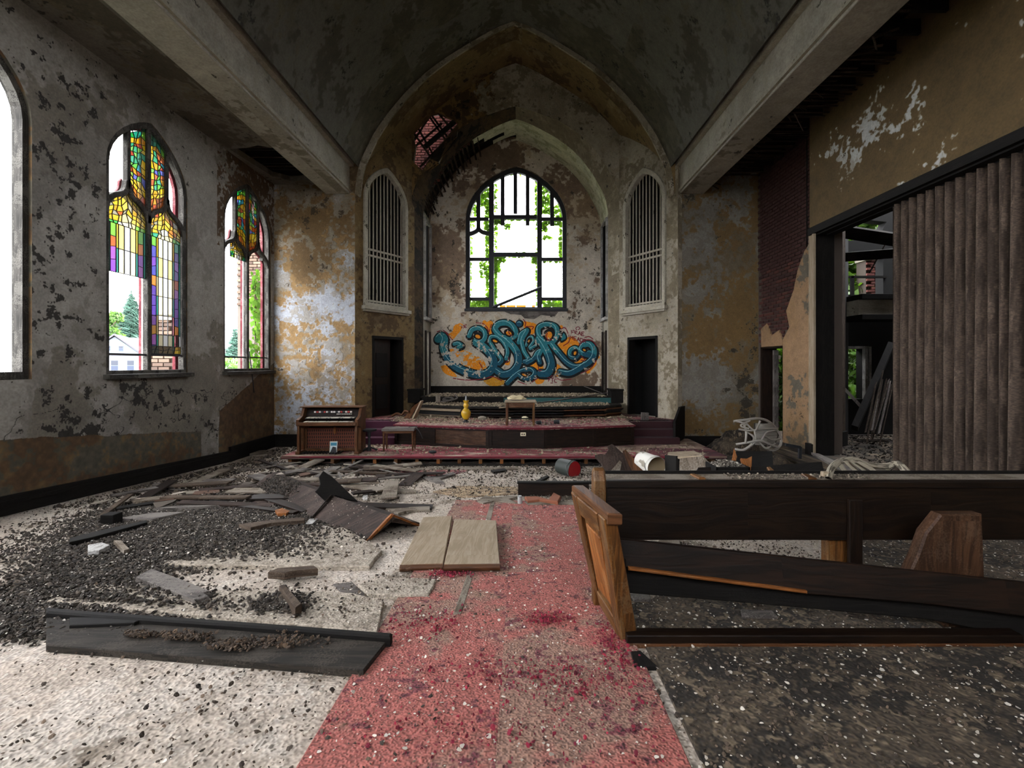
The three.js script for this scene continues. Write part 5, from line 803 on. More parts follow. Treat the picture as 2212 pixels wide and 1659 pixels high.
// ---------------------------------------------------------------- buckets, broken boxes and boards behind the near pew
{
  const bucket = (label, c, axis, r, L, out, inn, fill) => { const g = thing('bucket', label, 'bucket', c.toArray()); g.quaternion.setFromUnitVectors(P3(0, 1, 0), axis.normalize());
    part('body', new THREE.LatheGeometry([[0, 0], [r * .86, 0], [r * .88, .01], [r * .97, L * .82], [r * 1.04, L * .83], [r * 1.04, L * .86], [r * .99, L * .87], [r, L], [r * 1.03, L], [r * 1.03, L * .97]].map(([x, y]) => new THREE.Vector2(x, y)), 28), out, g);
    part('lining', new THREE.LatheGeometry([[0, .012], [r * .84, .012], [r * .96, L * .98]].map(([x, y]) => new THREE.Vector2(x, y)), 28), inn, g);
    if (fill) part('lid', cyl(r * .95, r * .95, .012, 28).translate(0, L * .93, 0), fill, g);
    part('handle', new THREE.TorusGeometry(r * 1.08, .004, 5, 24, Math.PI).rotateX(1.2).translate(0, L * .8, 0), flat(0x6a6a68, .5), g); return g; };
  bucket('grey paint bucket on its side with a bright red inside', at(1210, 1006, 8.05), P3(.62, -.03, .78), .15, .36, flat(0x2a302c, .6), flat(0x8a121c, .6), mat({ color: 0x8f0e19, roughness: .45 }));
  const wb = bucket('white plastic bucket tipped on its side, open mouth toward the pew', at(1386, 994, 6.5), P3(.36, -.1, .93), .145, .34, mat({ ...surface(256, 256, 1, 1, 0, 0, (x, y) => { const s = fbm(x * 9, y * 14, 4), c = mix(hex(0xd2cfc6), hex(0x8d8678), ss(.55, .66, s)); return [...c, .5]; }), roughness: .5 }), flat(0x8f7e62, .9));
  const P = (label, name, pts, t, m, face = P3(0, 0, 1), cat = 'board') => { const q = prism(pts.map(([x, y, d]) => at(x, y, d)), t, .005, face); return solo(name, label, cat, q.g, m, q.c.toArray()); };
  P('scroll-cut dark bench end propped upright behind the near pew', 'bench_end', [[1285, 985, 6.6], [1297, 980, 6.6], [1307, 983, 6.6], [1315, 970, 6.65], [1313, 963, 6.7], [1323, 955, 6.7], [1345, 981, 6.6], [1368, 1024, 6.3], [1364, 1044, 6.2], [1312, 1044, 6.2], [1299, 1000, 6.5]], .05, M.purpleWood, P3(0, 0, 1), 'bench end');
  P('grey plank slanting down from the propped bench end to the white bucket', 'plank', [[1345, 974, 6.75], [1352, 972, 6.75], [1400, 1022, 6.2], [1396, 1040, 6.1], [1384, 1040, 6.1], [1345, 990, 6.6]], .04, M.brownWood);
  P('small triangular board propped against the foot of the propped bench end', 'board', [[1310, 1040, 6.05], [1312, 1026, 6.1], [1339, 994, 6.3], [1342, 1000, 6.3], [1336, 1040, 6.05]], .03, M.dustyWood);
  P('plain grey box side right of the white bucket, pale edges', 'box_fragment', [[1467, 985, 5.7], [1518, 983, 5.6], [1535, 1003, 5.4], [1535, 1046, 5.3], [1468, 1046, 5.5]], .03, M.dustyWood);
  P('dark return panel on the left of the grey box side', 'box_fragment', [[1442, 983, 6.2], [1466, 985, 5.75], [1466, 1042, 5.7], [1442, 1036, 6.1]], .03, M.blackWood);
  P('pale top edge strip along the grey box side', 'strip', [[1466, 986, 5.7], [1442, 983, 6.2], [1444, 976, 6.5], [1500, 975, 6.3], [1519, 983, 5.6], [1517, 985, 5.55]], .02, M.paleWood, P3(0, 1, 0));
  const db = solo('box', 'dark open box heaped with flakes behind the near pew', 'box', [bx(.37, .2, .02, 0, 0, .14), bx(.37, .2, .02, 0, 0, -.14), bx(.02, .2, .3, -.18, 0, 0), bx(.02, .2, .3, .18, 0, 0), bx(.36, .02, .28, 0, .07, 0)], M.blackWood, at(1571, 1022, 5.3).toArray());
  P('torn orange-brown wood panel standing at the right of the dark box', 'panel', [[1600, 990, 5.5], [1612, 992, 5.5], [1625, 984, 5.5], [1624, 1010, 5.4], [1618, 1040, 5.3], [1604, 1040, 5.3], [1607, 1010, 5.4]], .03, M.orangeWood);
  P('small orange wood splinter upright behind the dark box', 'splinter', [[1580, 994, 6.2], [1586, 969, 6.3], [1592, 985, 6.2], [1590, 996, 6.2]], .02, M.orangeWood);
  P('long black pew panel lying behind the near pew on the right', 'pew_fragment', [[1622, 1004, 5.2], [1775, 1004, 5.0], [1783, 1026, 4.8], [1783, 1060, 4.7], [1620, 1060, 5.0]], .04, M.blackWood);
  P('slanting orange-brown strip in front of the long black pew panel', 'strip', [[1656, 1009, 4.9], [1664, 1009, 4.9], [1690, 1032, 4.6], [1676, 1034, 4.6]], .02, M.endWood);
  P('low black chest below the wicker chair', 'chest', [[1590, 974, 8.0], [1668, 975, 7.9], [1670, 997, 7.7], [1670, 1010, 7.6], [1592, 1010, 7.7]], .3, M.blackWood, P3(0, 0, 1), 'chest');
  P('small roof-shaped dark board in front of the grey box side', 'board', [[1498, 1040, 5.0], [1508, 1010, 5.1], [1536, 1008, 5.1], [1538, 1040, 5.0]], .03, M.darkWood);
  const fr = thing('frame', 'black angled board frame leaning at the foot of the pale pier', 'frame', at(1712, 972, 8.5).toArray()); part('rail', bar(P3(-.13, .1, 0), P3(.14, .05, 0), .05, .04), M.blackFrame, fr); part('stile', bar(P3(.14, .06, 0), P3(.13, -.16, 0), .05, .04), M.blackFrame, fr);
  const rs = solo('red_scrap', 'crumpled red scrap between the white bucket and the grey box side', 'scrap', new THREE.IcosahedronGeometry(.09, 1).scale(.7, 1.1, .7), flat(0x8d2632, .9), at(1440, 1006, 6.6).toArray());
  P('brown wedge of wood lying on the ledge of the near pew', 'wood_piece', [[1490, 1024, 3.24], [1500, 1024, 3.24], [1524, 1033, 3.1], [1510, 1034, 3.1]], .02, M.endWood, P3(0, 1, 0));
  P('pale brown wedge on the pew ledge near the plastic chair', 'wood_piece', [[1730, 1024, 3.24], [1744, 1025, 3.22], [1764, 1034, 3.1], [1746, 1034, 3.1]], .02, M.endWood, P3(0, 1, 0));
  solo('block', 'small tan block on the pew ledge beside the plastic chair rim', 'block', rbx(.045, .035, .04), M.paleWood, at(1782, 1024, 3.14).toArray());
  P('grey plank leaning from the floor toward the curtain foot', 'plank', [[1752, 978, 7.6], [1770, 980, 7.4], [1880, 1030, 5.6], [1850, 1034, 5.6]], .03, M.greyWood, P3(0, 1, 0));
}
// ---------------------------------------------------------------- overturned plastic chair and wicker chair
{
  const D0 = 3.9, g = thing('plastic_chair', 'dusty grey plastic garden chair lying overturned behind the near pew', 'chair', at(1880, 1020, D0).toArray()), m = mat({ ...surface(256, 256, 1, 1, 0, 0, (x, y) => { const c = mix(hex(0xa39a88), hex(0x5e564a), ss(.5, .62, fbm(x * 8, y * 8, 4))); return [...c, vn(x * 80, y * 80)]; }), bumpScale: .004, roughness: .8 });
  const L = (pts) => pts.map(([x, y, d]) => at(x, y, d ?? D0).sub(g.position));
  const flatTube = (pts, r) => { const t = tube(L(pts), r, 40, 8); return t; };
  part('back_rim', flatTube([[1789, 1036, 3.1], [1791, 1024, 3.15], [1797, 1011, 3.3], [1809, 1000, 3.5], [1828, 993, 3.8], [1850, 994, 3.9], [1872, 1003, 3.95], [1905, 1007, 4.0], [1935, 1003, 4.0]], .024), m, g);
  part('arm', flatTube([[1915, 1010, 4.0], [1935, 1002, 4.0], [1950, 1010, 3.9], [1965, 1030, 3.8], [1978, 1050, 3.7]], .03), m, g);
  part('seat_edge', flatTube([[1905, 1050, 3.6], [1925, 1040, 3.65], [1955, 1038, 3.7], [1985, 1050, 3.7]], .045), m, g);
  for (const p of [[[1812, 1001], [1824, 1018], [1836, 1036]], [[1826, 996], [1844, 1014], [1862, 1038]], [[1838, 995], [1864, 1014], [1888, 1038]], [[1852, 998], [1882, 1014], [1908, 1038]]]) part('slat', strip(L(p.map(([x, y]) => [x - 5, y, 3.45])), L(p.map(([x, y]) => [x + 6, y - 2, 3.5]))), m, g);
  part('leg', flatTube([[1905, 1050, 3.7], [1850, 1090, 3.72], [1838, 1204, 3.72]], .02), m, g); part('leg', flatTube([[1800, 1060, 3.5], [1802, 1130, 3.5], [1804, 1250, 3.5]], .02), m, g);
  const w = thing('wicker_chair', 'weathered grey wicker chair tipped on its side against the pale pier', 'chair', at(1640, 972, 9.2).toArray()), wm = flat(0x9a948c, .8), wd2 = flat(0x8a857d, .9), WL = (pts) => pts.map(([x, y, d]) => at(x, y, d ?? 9.2).sub(w.position));
  const wt = (pts, r = .018) => part('cane', tube(WL(pts), r, 24, 6), wm, w);
  wt([[1585, 910, 9.0], [1610, 907, 9.0], [1640, 904, 9.1], [1665, 914, 9.3], [1682, 935, 9.4], [1688, 955, 9.4], [1678, 970, 9.3], [1660, 974, 9.2]], .026);
  wt([[1590, 960, 9.0], [1615, 956, 8.9], [1640, 952, 8.9], [1668, 962, 9.0], [1680, 966, 9.1]], .022); wt([[1596, 927, 8.9], [1620, 930, 8.9], [1650, 926, 9.0], [1680, 925, 9.2]], .02); wt([[1588, 970, 9.0], [1605, 972, 8.9], [1625, 960, 8.9]], .024);
  wt([[1606, 912, 9.0], [1612, 935, 8.9], [1610, 958, 8.9]], .022); wt([[1612, 915, 9.0], [1630, 930, 8.9], [1642, 910, 9.0]]); wt([[1612, 932, 8.95], [1628, 945, 8.9], [1618, 968, 8.9]]); wt([[1630, 930, 8.9], [1632, 950, 8.9], [1622, 965, 8.9]]); wt([[1645, 950, 8.95], [1655, 935, 9.0], [1672, 930, 9.1]]); wt([[1640, 955, 8.95], [1655, 968, 9.0], [1675, 958, 9.1]]); wt([[1650, 940, 9.0], [1668, 950, 9.1], [1686, 948, 9.3]]); wt([[1620, 908, 9.0], [1600, 920, 8.95], [1618, 926, 8.9]]); wt([[1655, 950, 9.0], [1660, 970, 9.1]]); wt([[1590, 910, 9], [1600, 912, 8.95], [1612, 918, 8.95]]);
  const n = 16; for (let k = 0; k < n; k++) { const y = 916 + k * 2.9; part('strand', tube(WL([[1632 - k * .1, y, 9.1], [1650, y + 1, 9.05], [1668 + Math.sin(k / n * 3) * 10, y - 1, 9.2]]), .015, 10, 5), wd2, w); }
  part('seat_backing', prism(WL([[1630, 914, 9.16], [1668, 914, 9.28], [1682, 940, 9.35], [1674, 964, 9.28], [1632, 962, 9.16]]), .02, .004, P3(0, 0, 1)).g, flat(0x3d3833, 1), w).position.copy(at(1657, 939, 9.24).sub(w.position));
}
// ---------------------------------------------------------------- the stage curtain of the wide opening
{
  const m = mat({ ...surface(256, 512, 1, 2, 0, 0, (x, y) => { const c = mix(hex(0x51443a), hex(0x3a2f27), ss(.4, .7, fbm(x * 40, y * 3, 3))); const g = vn(x * 130, y * 130); return [...mix(c, hex(0x6a5c50), ss(.7, .76, fbm(x * 40, y * 9, 3)) * .5).map((v) => v * (.8 + .4 * g)), g]; }), bumpScale: .004, roughness: 1 });
  const g = thing('curtain', 'heavy brown pleated curtain hanging in the wide opening of the right wall', 'curtain', [RX + .14, 0, 0]);
  const N = 260, R = 12, D0 = 6.92, D1 = 4.4, pos = [], uv = [], idx = [];
  for (let j = 0; j <= R; j++) for (let i = 0; i <= N; i++) { const t = i / N, v = j / R, D = D0 + (D1 - D0) * t + (1 - v) * .02 * Math.sin(t * 40), ph = t * 2.5 / .135 * Math.PI * 2 + .6 * Math.sin(t * 9), a = .06 + .02 * (1 - v); pos.push(a * Math.sin(ph) + .02 * Math.sin(ph * .37) * (1 - v), .33 + (EYE + 2.36 - .33) * v + (j ? 0 : .03 * Math.sin(ph * .5)), -D); uv.push(t * 3.5, v * 4); }
  for (let j = 0; j < R; j++) for (let i = 0; i < N; i++) { const a = j * (N + 1) + i; idx.push(a, a + 1, a + N + 1, a + 1, a + N + 2, a + N + 1); }
  const geo = new THREE.BufferGeometry(); geo.setAttribute('position', new THREE.Float32BufferAttribute(pos, 3)); geo.setAttribute('uv', new THREE.Float32BufferAttribute(uv, 2)); geo.setIndex(idx); geo.computeVertexNormals();
  part('cloth', geo, m, g); part('rail', rod(P3(0, EYE + 2.37, -8.4), P3(0, EYE + 2.37, -3.7), .02, 8), M.blackFrame, g);
}
// collapsed timbers inside the side room
{
  const r = rng(77), T = (label, a, b, w, t, m = M.plank) => solo('roof_timber', label, 'timber', bar(a, b, w, t), m, [0, 0, 0]);
  const bm = (label, pa, pb, w, m) => { const a = at(...pa), b = at(...pb), c = a.clone().add(b).multiplyScalar(.5); return solo('roof_timber', label, 'timber', bar(a.sub(c), b.sub(c), w, w * .6), m ?? M.plank, c.toArray()); };
  bm('thick charred timber slanting down across the lower side-room window', [1925, 745, 10.2], [1846, 925, 9.6], .2, M.blackWood); bm('grey timber propped low across the bottom of the side-room window', [1820, 835, 10.4], [1866, 885, 10.0], .1, M.greyWood);
  bm('dark beam crossing the broken roof of the side room', [1820, 500, 10.5], [1950, 520, 10.0], .26); bm('second dark beam below the hole in the side-room roof', [1815, 556, 10.6], [1960, 545, 10.2], .2); bm('charred rafter hanging in the broken roof', [1925, 505, 10.2], [1878, 590, 10.6], .05, M.greyWood);
  for (let k = 0; k < 14; k++) { const x = 1868 + r() * 36, a = at(x + 14 + r() * 26, 800 + r() * 60, 10.1 - r() * .5), b = at(x, 925 + r() * 40, 9.3 - r() * .6), c = a.clone().add(b).multiplyScalar(.5); const s = solo('fallen_lath', 'grey lath among the fallen laths leaning in the side room', 'lath', bar(a.sub(c), b.sub(c), .035, .012), k % 3 ? M.lath : M.greyWood, c.toArray(), 'fallen laths leaning in the side room'); }
  for (let k = 0; k < 8; k++) { const c = P3(7.6 + r() * 1.2, .31, -9.2 - r() * 1.2); solo('fallen_lath', 'pale lath lying flat on the side-room floor among litter', 'lath', bar(P3(-.35 - r() * .3, 0, 0), P3(.4, .02, .1 - r() * .2), .04, .012), M.greyWood, c.toArray(), 'laths lying on the side-room floor'); }
}
// ---------------------------------------------------------------- debris
function chunk(seed, flatness) { const g = new THREE.DodecahedronGeometry(1, 0), p = g.attributes.position, r = rng(seed), m = new Map(); for (let i = 0; i < p.count; i++) { const k = [p.getX(i), p.getY(i), p.getZ(i)].map((v) => v.toFixed(3)).join(); if (!m.has(k)) m.set(k, .6 + .8 * r()); const s = m.get(k); p.setXYZ(i, p.getX(i) * s, p.getY(i) * s * flatness, p.getZ(i) * s); } g.computeVertexNormals(); return g; }
function shardGeo(seed) { const r = rng(seed), n = 5 + Math.floor(r() * 2), pts = []; for (let i = 0; i < n; i++) { const a = (i + r() * .7) / n * 6.28, d = .6 + r() * .7; pts.push([Math.cos(a) * d, Math.sin(a) * d]); } return ext(poly(pts), .16).rotateX(-Math.PI / 2); }
const tint = (r, a, b, v) => { const c = mix(a, b, r()), k = 1 + (r() - .5) * v; return new THREE.Color().setRGB(c[0] * k, c[1] * k, c[2] * k, THREE.SRGBColorSpace); };
function scatter(name, label, cat, geo, n, put, c1, c2, v, seed, rough = .95) {
  const r = rng(seed), m = new THREE.InstancedMesh(geo, mat({ color: 0xffffff, roughness: rough }), n), M4 = new THREE.Matrix4(), q = new THREE.Quaternion(), e = new THREE.Euler(); let k = 0;
  for (let t = 0; k < n && t < n * 40; t++) { const s = put(r); if (!s) continue; e.set((r() - .5) * (s.tilt ?? .5), r() * 6.28, (r() - .5) * (s.tilt ?? .5)); q.setFromEuler(e); M4.compose(s.p, q, P3(s.s * (.7 + .6 * r()), s.s * (s.h ?? .6), s.s * (.7 + .6 * r()))); m.setMatrixAt(k, M4); m.setColorAt(k, tint(r, hex(c1), hex(c2), v)); k++; }
  m.count = k; shade(m); m.name = numbered(name); m.userData = { label, category: cat, kind: 'stuff' }; scene.add(m); return m;
}
const sheetLift = (x, D) => { const y = slope(D), px = VPX + x / D * F, py = VPY + (EYE - y) / D * F; for (const [p, t] of SHEETS) if (inPoly(px, py, p)) return t; return 0; };   // what lies on an underlay sheet lies higher by its thickness
const onFloor = (x, D, h) => P3(x, slope(D) + h + sheetLift(x, D), -D);
const RUB = [[-3.3, 4.3, .9, .5], [-3.5, 5.3, .7, .5], [-2.9, 5.0, .5, .35], [-3.3, 3.6, .4, .3], [-1.55, 3.0, .15, .1], [-4.3, 5.3, .5, .5], [-3.9, 6.0, .4, .3], [-3.3, 3.0, .9, .22], [-2.8, 2.75, .5, .12]];
const rubD = (x, D) => RUB.reduce((a, [cx, cd, rx, rd]) => a + gauss(x, D, cx, cd, rx, rd, 1), 0);
const inAisle = (x) => x > -.85 && x < .62;
{
  scatter('dark_rubble', 'dense dark gravelly rubble spread over the left half of the floor', 'rubble', chunk(1, .6), 44000, (r) => { const x = -5.8 + r() * 5.6, D = 1.8 + r() * 6.6; if (r() > rubD(x, D) * (.5 + fbm(x * 3, D * 3, 3))) return null; const s = .008 + .014 * r() * r(); return { p: onFloor(x, D, s * .3 + r() * .03), s, tilt: 2 }; }, 0x26211d, 0x463e36, .5, 50);
  scatter('dark_rubble', 'loose dark crumbs sprinkled over the whole nave floor', 'rubble', chunk(2, .6), 26000, (r) => { const x = -5.8 + r() * 11.1, D = 1.6 + r() * 7.2; const d = fbm(x * 1.6 + 4, D * 1.6, 4); if (r() > (d > .52 ? .9 : .16) * (x > .7 ? 1.1 : .7) + (x > .7 && D < 3.3 ? .5 : 0)) return null; const s = .004 + .009 * r() * r(); return { p: onFloor(x, D, .012 + s * .3), s, tilt: 2 }; }, 0x2b241e, 0x5a4c3f, .5, 51);  // crumbs packed denser in the near pew bay to paint in the pew shade
  scatter('plaster_flakes', 'small white paint and plaster flakes strewn all over the floor', 'flakes', shardGeo(3), 22000, (r) => { const x = -5.6 + r() * 10.9, D = 1.6 + r() * 7.2; if (r() > .35 + .8 * fbm(x * 2, D * 2 + 30, 3) - (x < -.9 && D > 3.2 && D < 5.2 ? 0 : .1)) return null; const s = .003 + .009 * r() * r(); return { p: onFloor(x, D, .014 + r() * .008), s, h: .9, tilt: .7 }; }, 0xcfc8bd, 0x9a9184, .25, 52);
  scatter('plaster_flakes', 'pale flakes caught on the dark rubble field at left', 'flakes', shardGeo(4), 6000, (r) => { const x = -5.8 + r() * 5, D = 2.4 + r() * 6; if (r() > rubD(x, D) * .8) return null; const s = .003 + .009 * r() * r(); return { p: onFloor(x, D, .025 + r() * .02), s, h: .8, tilt: 1.4 }; }, 0xaaa49b, 0x6f675e, .3, 53);
  scatter('red_lint', 'dark red tufts of torn pile on the aisle carpet', 'lint', chunk(5, .7), 1800, (r) => { const C = [[.15, 2.85, .12, .06], [.05, 2.3, .5, .1], [.3, 2.2, .3, .12], [-.6, 2.8, .2, .15], [-.55, 3.55, .12, .05], [.5, 2.55, .08, .2], [-.1, 1.9, .6, .15]], c = C[Math.floor(r() * C.length)], x = c[0] + (r() + r() - 1) * c[2] * 1.6, D = c[1] + (r() + r() - 1) * c[3] * 1.6; if (!inAisle(x)) return null; const s = .003 + .008 * r() * r(); return { p: onFloor(x, D, .018 + r() * .015), s, tilt: 3 }; }, 0x5c1226, 0x8c2436, .4, 54);
  const deck = (x, D) => { if (D > 12.5) return 1.1; if (D > 11.3 + .09 * x * x + .0 && Math.abs(x - AX) < 2.4) return .93; if (D > 10.1 + .06 * x * x && D < 12.3) return .65; return D > 8.98 && D < 9.7 + .06 * x * x ? .2 : null; };
  scatter('plaster_rubble', 'tan and grey plaster rubble littering the stage tiers', 'rubble', chunk(6, .6), 11000, (r) => { const D = 9 + r() * 4.8, x = AX + (r() - .5) * (D > 12.4 ? 4.9 : D > 10.4 ? 5.8 : 7.8), y = deck(x, D); if (y == null || (x > 2.6 && D > 11.5) || (x < -2.9 && D > 11.8)) return null; const k = D > 11.3 ? 1 : D > 9.7 ? (x < -.4 ? .95 : .3) : .35; if (r() > k * (.4 + fbm(x * 3, D * 3, 3))) return null; const s = .008 + .035 * r() * r() * r() + (D > 11.3 ? .006 : 0); return { p: P3(x, y + s * .4 + .002, -D), s, tilt: 2 }; }, 0xa79880, 0x5c5142, .4, 55);
  scatter('plaster_rubble', 'dark broken litter heaped along the foot of the platform and right aisle', 'rubble', chunk(7, .5), 16000, (r) => { const x = -5.7 + r() * 11.1, D = 5.6 + r() * 5.3; if (x > -3.9 && x < 3.5 && D > 8.9) return null; const k = x > 2.6 ? 1 : x < -3.2 ? .8 : D > 7.6 ? .35 : .12; if (r() > k * (.3 + fbm(x * 2 + 9, D * 2, 3))) return null; const s = .008 + .035 * r() * r() * r(); return { p: onFloor(x, D, s * .4 + r() * .03 * k), s, tilt: 2.4 }; }, 0x5c5144, 0x231e1a, .45, 56);
  scatter('plaster_rubble', 'grey rubble covering the side-room floor', 'rubble', chunk(8, .5), 4000, (r) => { const D = 5 + r() * 5.9, x = 5.8 + r() * 3.6; if (x - 5.7 < D - 9.0) return null; const s = .01 + .05 * r() * r() * r(); return { p: P3(x, .3 + s * .35, -D), s, tilt: 2 }; }, 0x322d27, 0x17140f, .4, 57);
  const D = 2.9; scatter('plaster_flakes', 'dirt and flakes gathered on the ledge of the near pew', 'flakes', chunk(9, .5), 500, (r) => { const x = 1.4 + r() * .95, s = .003 + .007 * r() * r(); if (r() > fbm(x * 8, 3, 2) * 1.6) return null; return { p: P3(x, 1.2 + r() * .006, -3.1 - r() * .15), s, tilt: 2 }; }, 0x8c8070, 0x2d2721, .4, 58);
  scatter('plaster_flakes', 'flakes and grit heaped in the dark box behind the near pew', 'flakes', chunk(10, .5), 600, (r) => { const c = at(1571, 1022, 5.3), s = .006 + .014 * r() * r(), a = (r() - .5), b = (r() - .5); return { p: c.clone().add(P3(a * .34, .09 + .05 * (1 - 4 * a * a) * r(), b * .26)), s, tilt: 2 }; }, 0xb0a89c, 0x332d27, .4, 59);
  { const R0 = fl(585, 1026, .2), R1 = fl(847, 1112, .23), B0 = fl(526, 1062, 0), B1 = fl(792, 1170, 0); for (const [nm, lb, n, a, b, sd] of [['dark_rubble', 'dark rubble spilled over the far end of the tented pew boards', 2600, 0x241f1b, 0x453c34, 61], ['plaster_flakes', 'pale flakes lying on the tented pew boards', 420, 0x9a9084, 0x6a6056, 62]]) scatter(nm, lb, 'rubble', chunk(sd, .55), n, (r) => { const u = nm === 'dark_rubble' ? .04 + .3 * Math.abs(r() + r() - 1) + .08 * r() : r() * .9, v = r(), p = R0.clone().lerp(R1, u).lerp(B0.clone().lerp(B1, u), v), s = nm === 'dark_rubble' ? .007 + .014 * r() * r() : .003 + .007 * r() * r(); p.y += s * .3 + (nm === 'dark_rubble' ? .03 * r() : .004); return { p, s, tilt: 2 }; }, a, b, .4, sd); }
  scatter('dark_rubble', 'brown crumbs and flakes heaped on the flat pew back in the near left corner', 'rubble', chunk(63, .6), 1500, (r) => { const C = [[400, 1372, 70, 12], [490, 1392, 60, 14], [300, 1368, 40, 8], [600, 1384, 120, 16], [420, 1340, 180, 5], [700, 1362, 120, 4]], c = C[Math.floor(r() * 6)], px = c[0] + (r() + r() - 1) * c[2], py = c[1] + (r() + r() - 1) * c[3]; if (py < 1338 + (px - 200) * .055) return null; const s = .004 + .011 * r() * r(); return { p: fl(px, py, .045 + r() * .02), s, tilt: 2 }; }, 0x2a221b, 0x5a4838, .5, 63);
  // larger shards, each its own thing, in the two littered corners
  const SN = ['grey-brown', 'pale grey', 'dark brown', 'light', 'rust-brown'], sm = [flat(0x6a625a, 1), flat(0x857c70, 1), flat(0x4d453d, 1), flat(0x9a9084, 1), flat(0x5a4438, 1)], sg = [11, 12, 13, 14].map(shardGeo), r = rng(60);
  for (let k = 0; k < 70; k++) { const lft = k < 44, x = lft ? -5.5 + r() * 2.6 : 2.6 + r() * 2.5, d = lft ? 5.6 + r() * 3.6 : 4.6 + r() * 4.2, s = .04 + r() * .13, w5 = Math.floor(r() * 5); const o = solo('plaster_shard', lft ? SN[w5] + ' broken flat shard in the litter between left wall and organ' : SN[w5] + ' broken flat shard in the litter of the right aisle', 'shard', sg[k % 4], sm[w5], onFloor(x, d, .02 + r() * .03).toArray(), lft ? SN[w5] + ' shards littering the far left floor' : SN[w5] + ' shards littering the right aisle floor'); o.scale.set(s, s * .5, s * (.6 + r() * .8)); o.rotation.set((r() - .5) * .5, r() * 6, (r() - .5) * .5); }
  for (let k = 0; k < 24; k++) { const x = -5.4 + r() * 3.2, d = 6 + r() * 3, a = r() * 3.1, l = .25 + r() * .6; const o = solo('lath_strip', (l > .55 ? 'long ' : 'short ') + (k % 2 ? 'grey' : 'dusty brown') + ' lath in the litter between left wall and organ', 'lath', bx(l, .012, .035), k % 2 ? M.greyWood : M.dustyWood, onFloor(x, d, .03 + r() * .04).toArray(), (l > .55 ? 'long ' : 'short ') + (k % 2 ? 'grey' : 'dusty brown') + ' laths littering the far left floor'); o.rotation.set(0, a, (r() - .5) * .12); }
  for (let k = 0; k < 14; k++) { const x = 2.7 + r() * 2.4, d = 5 + r() * 3.4, a = r() * 3.1, l = .25 + r() * .6; const o = solo('lath_strip', (l > .55 ? 'long ' : 'short ') + (k % 2 ? 'grey' : 'dark') + ' lath in the litter of the right aisle', 'lath', bx(l, .012, .035), k % 2 ? M.greyWood : M.lath, onFloor(x, d, .03 + r() * .06).toArray(), (l > .55 ? 'long ' : 'short ') + (k % 2 ? 'grey' : 'dark') + ' laths littering the right aisle floor'); o.rotation.set(0, a, (r() - .5) * .12); }
  const mound = (label, c, rx, rz, h, m, seed) => { const g = new THREE.CircleGeometry(1, 40, 0, 6.2832), rings = 10, pos = [], idx = [], uv = [], n = 40; for (let j = 0; j <= rings; j++) for (let i = 0; i < n; i++) { const a = i / n * 6.2832, q = j / rings, x = Math.cos(a) * q * rx, z = Math.sin(a) * q * rz; pos.push(x, h * (1 - q * q) * (.5 + fbm(x * 6 + seed, z * 6, 3)) - .02 * q, z); uv.push(x, z); if (j) { const b = (i + 1) % n, k = j * n; idx.push(k - n + i, k + b, k + i, k - n + i, k - n + b, k + b); } } const geo = new THREE.BufferGeometry(); geo.setAttribute('position', new THREE.Float32BufferAttribute(pos, 3)); geo.setAttribute('uv', new THREE.Float32BufferAttribute(uv, 2)); geo.setIndex(idx); geo.computeVertexNormals(); const o = solo('rubble_mound', label, 'mound', geo, m, c); o.userData.kind = 'stuff'; return o; };
  mound('low brown mound of fallen plaster against the right flank wall', [4.85, .0, -10.5], .75, .5, .42, M.darkFloor, 3); mound('mound of fallen plaster at the foot of the pale pier', [4.7, .03, -8.9], .6, .5, .22, M.darkFloor, 7);
}
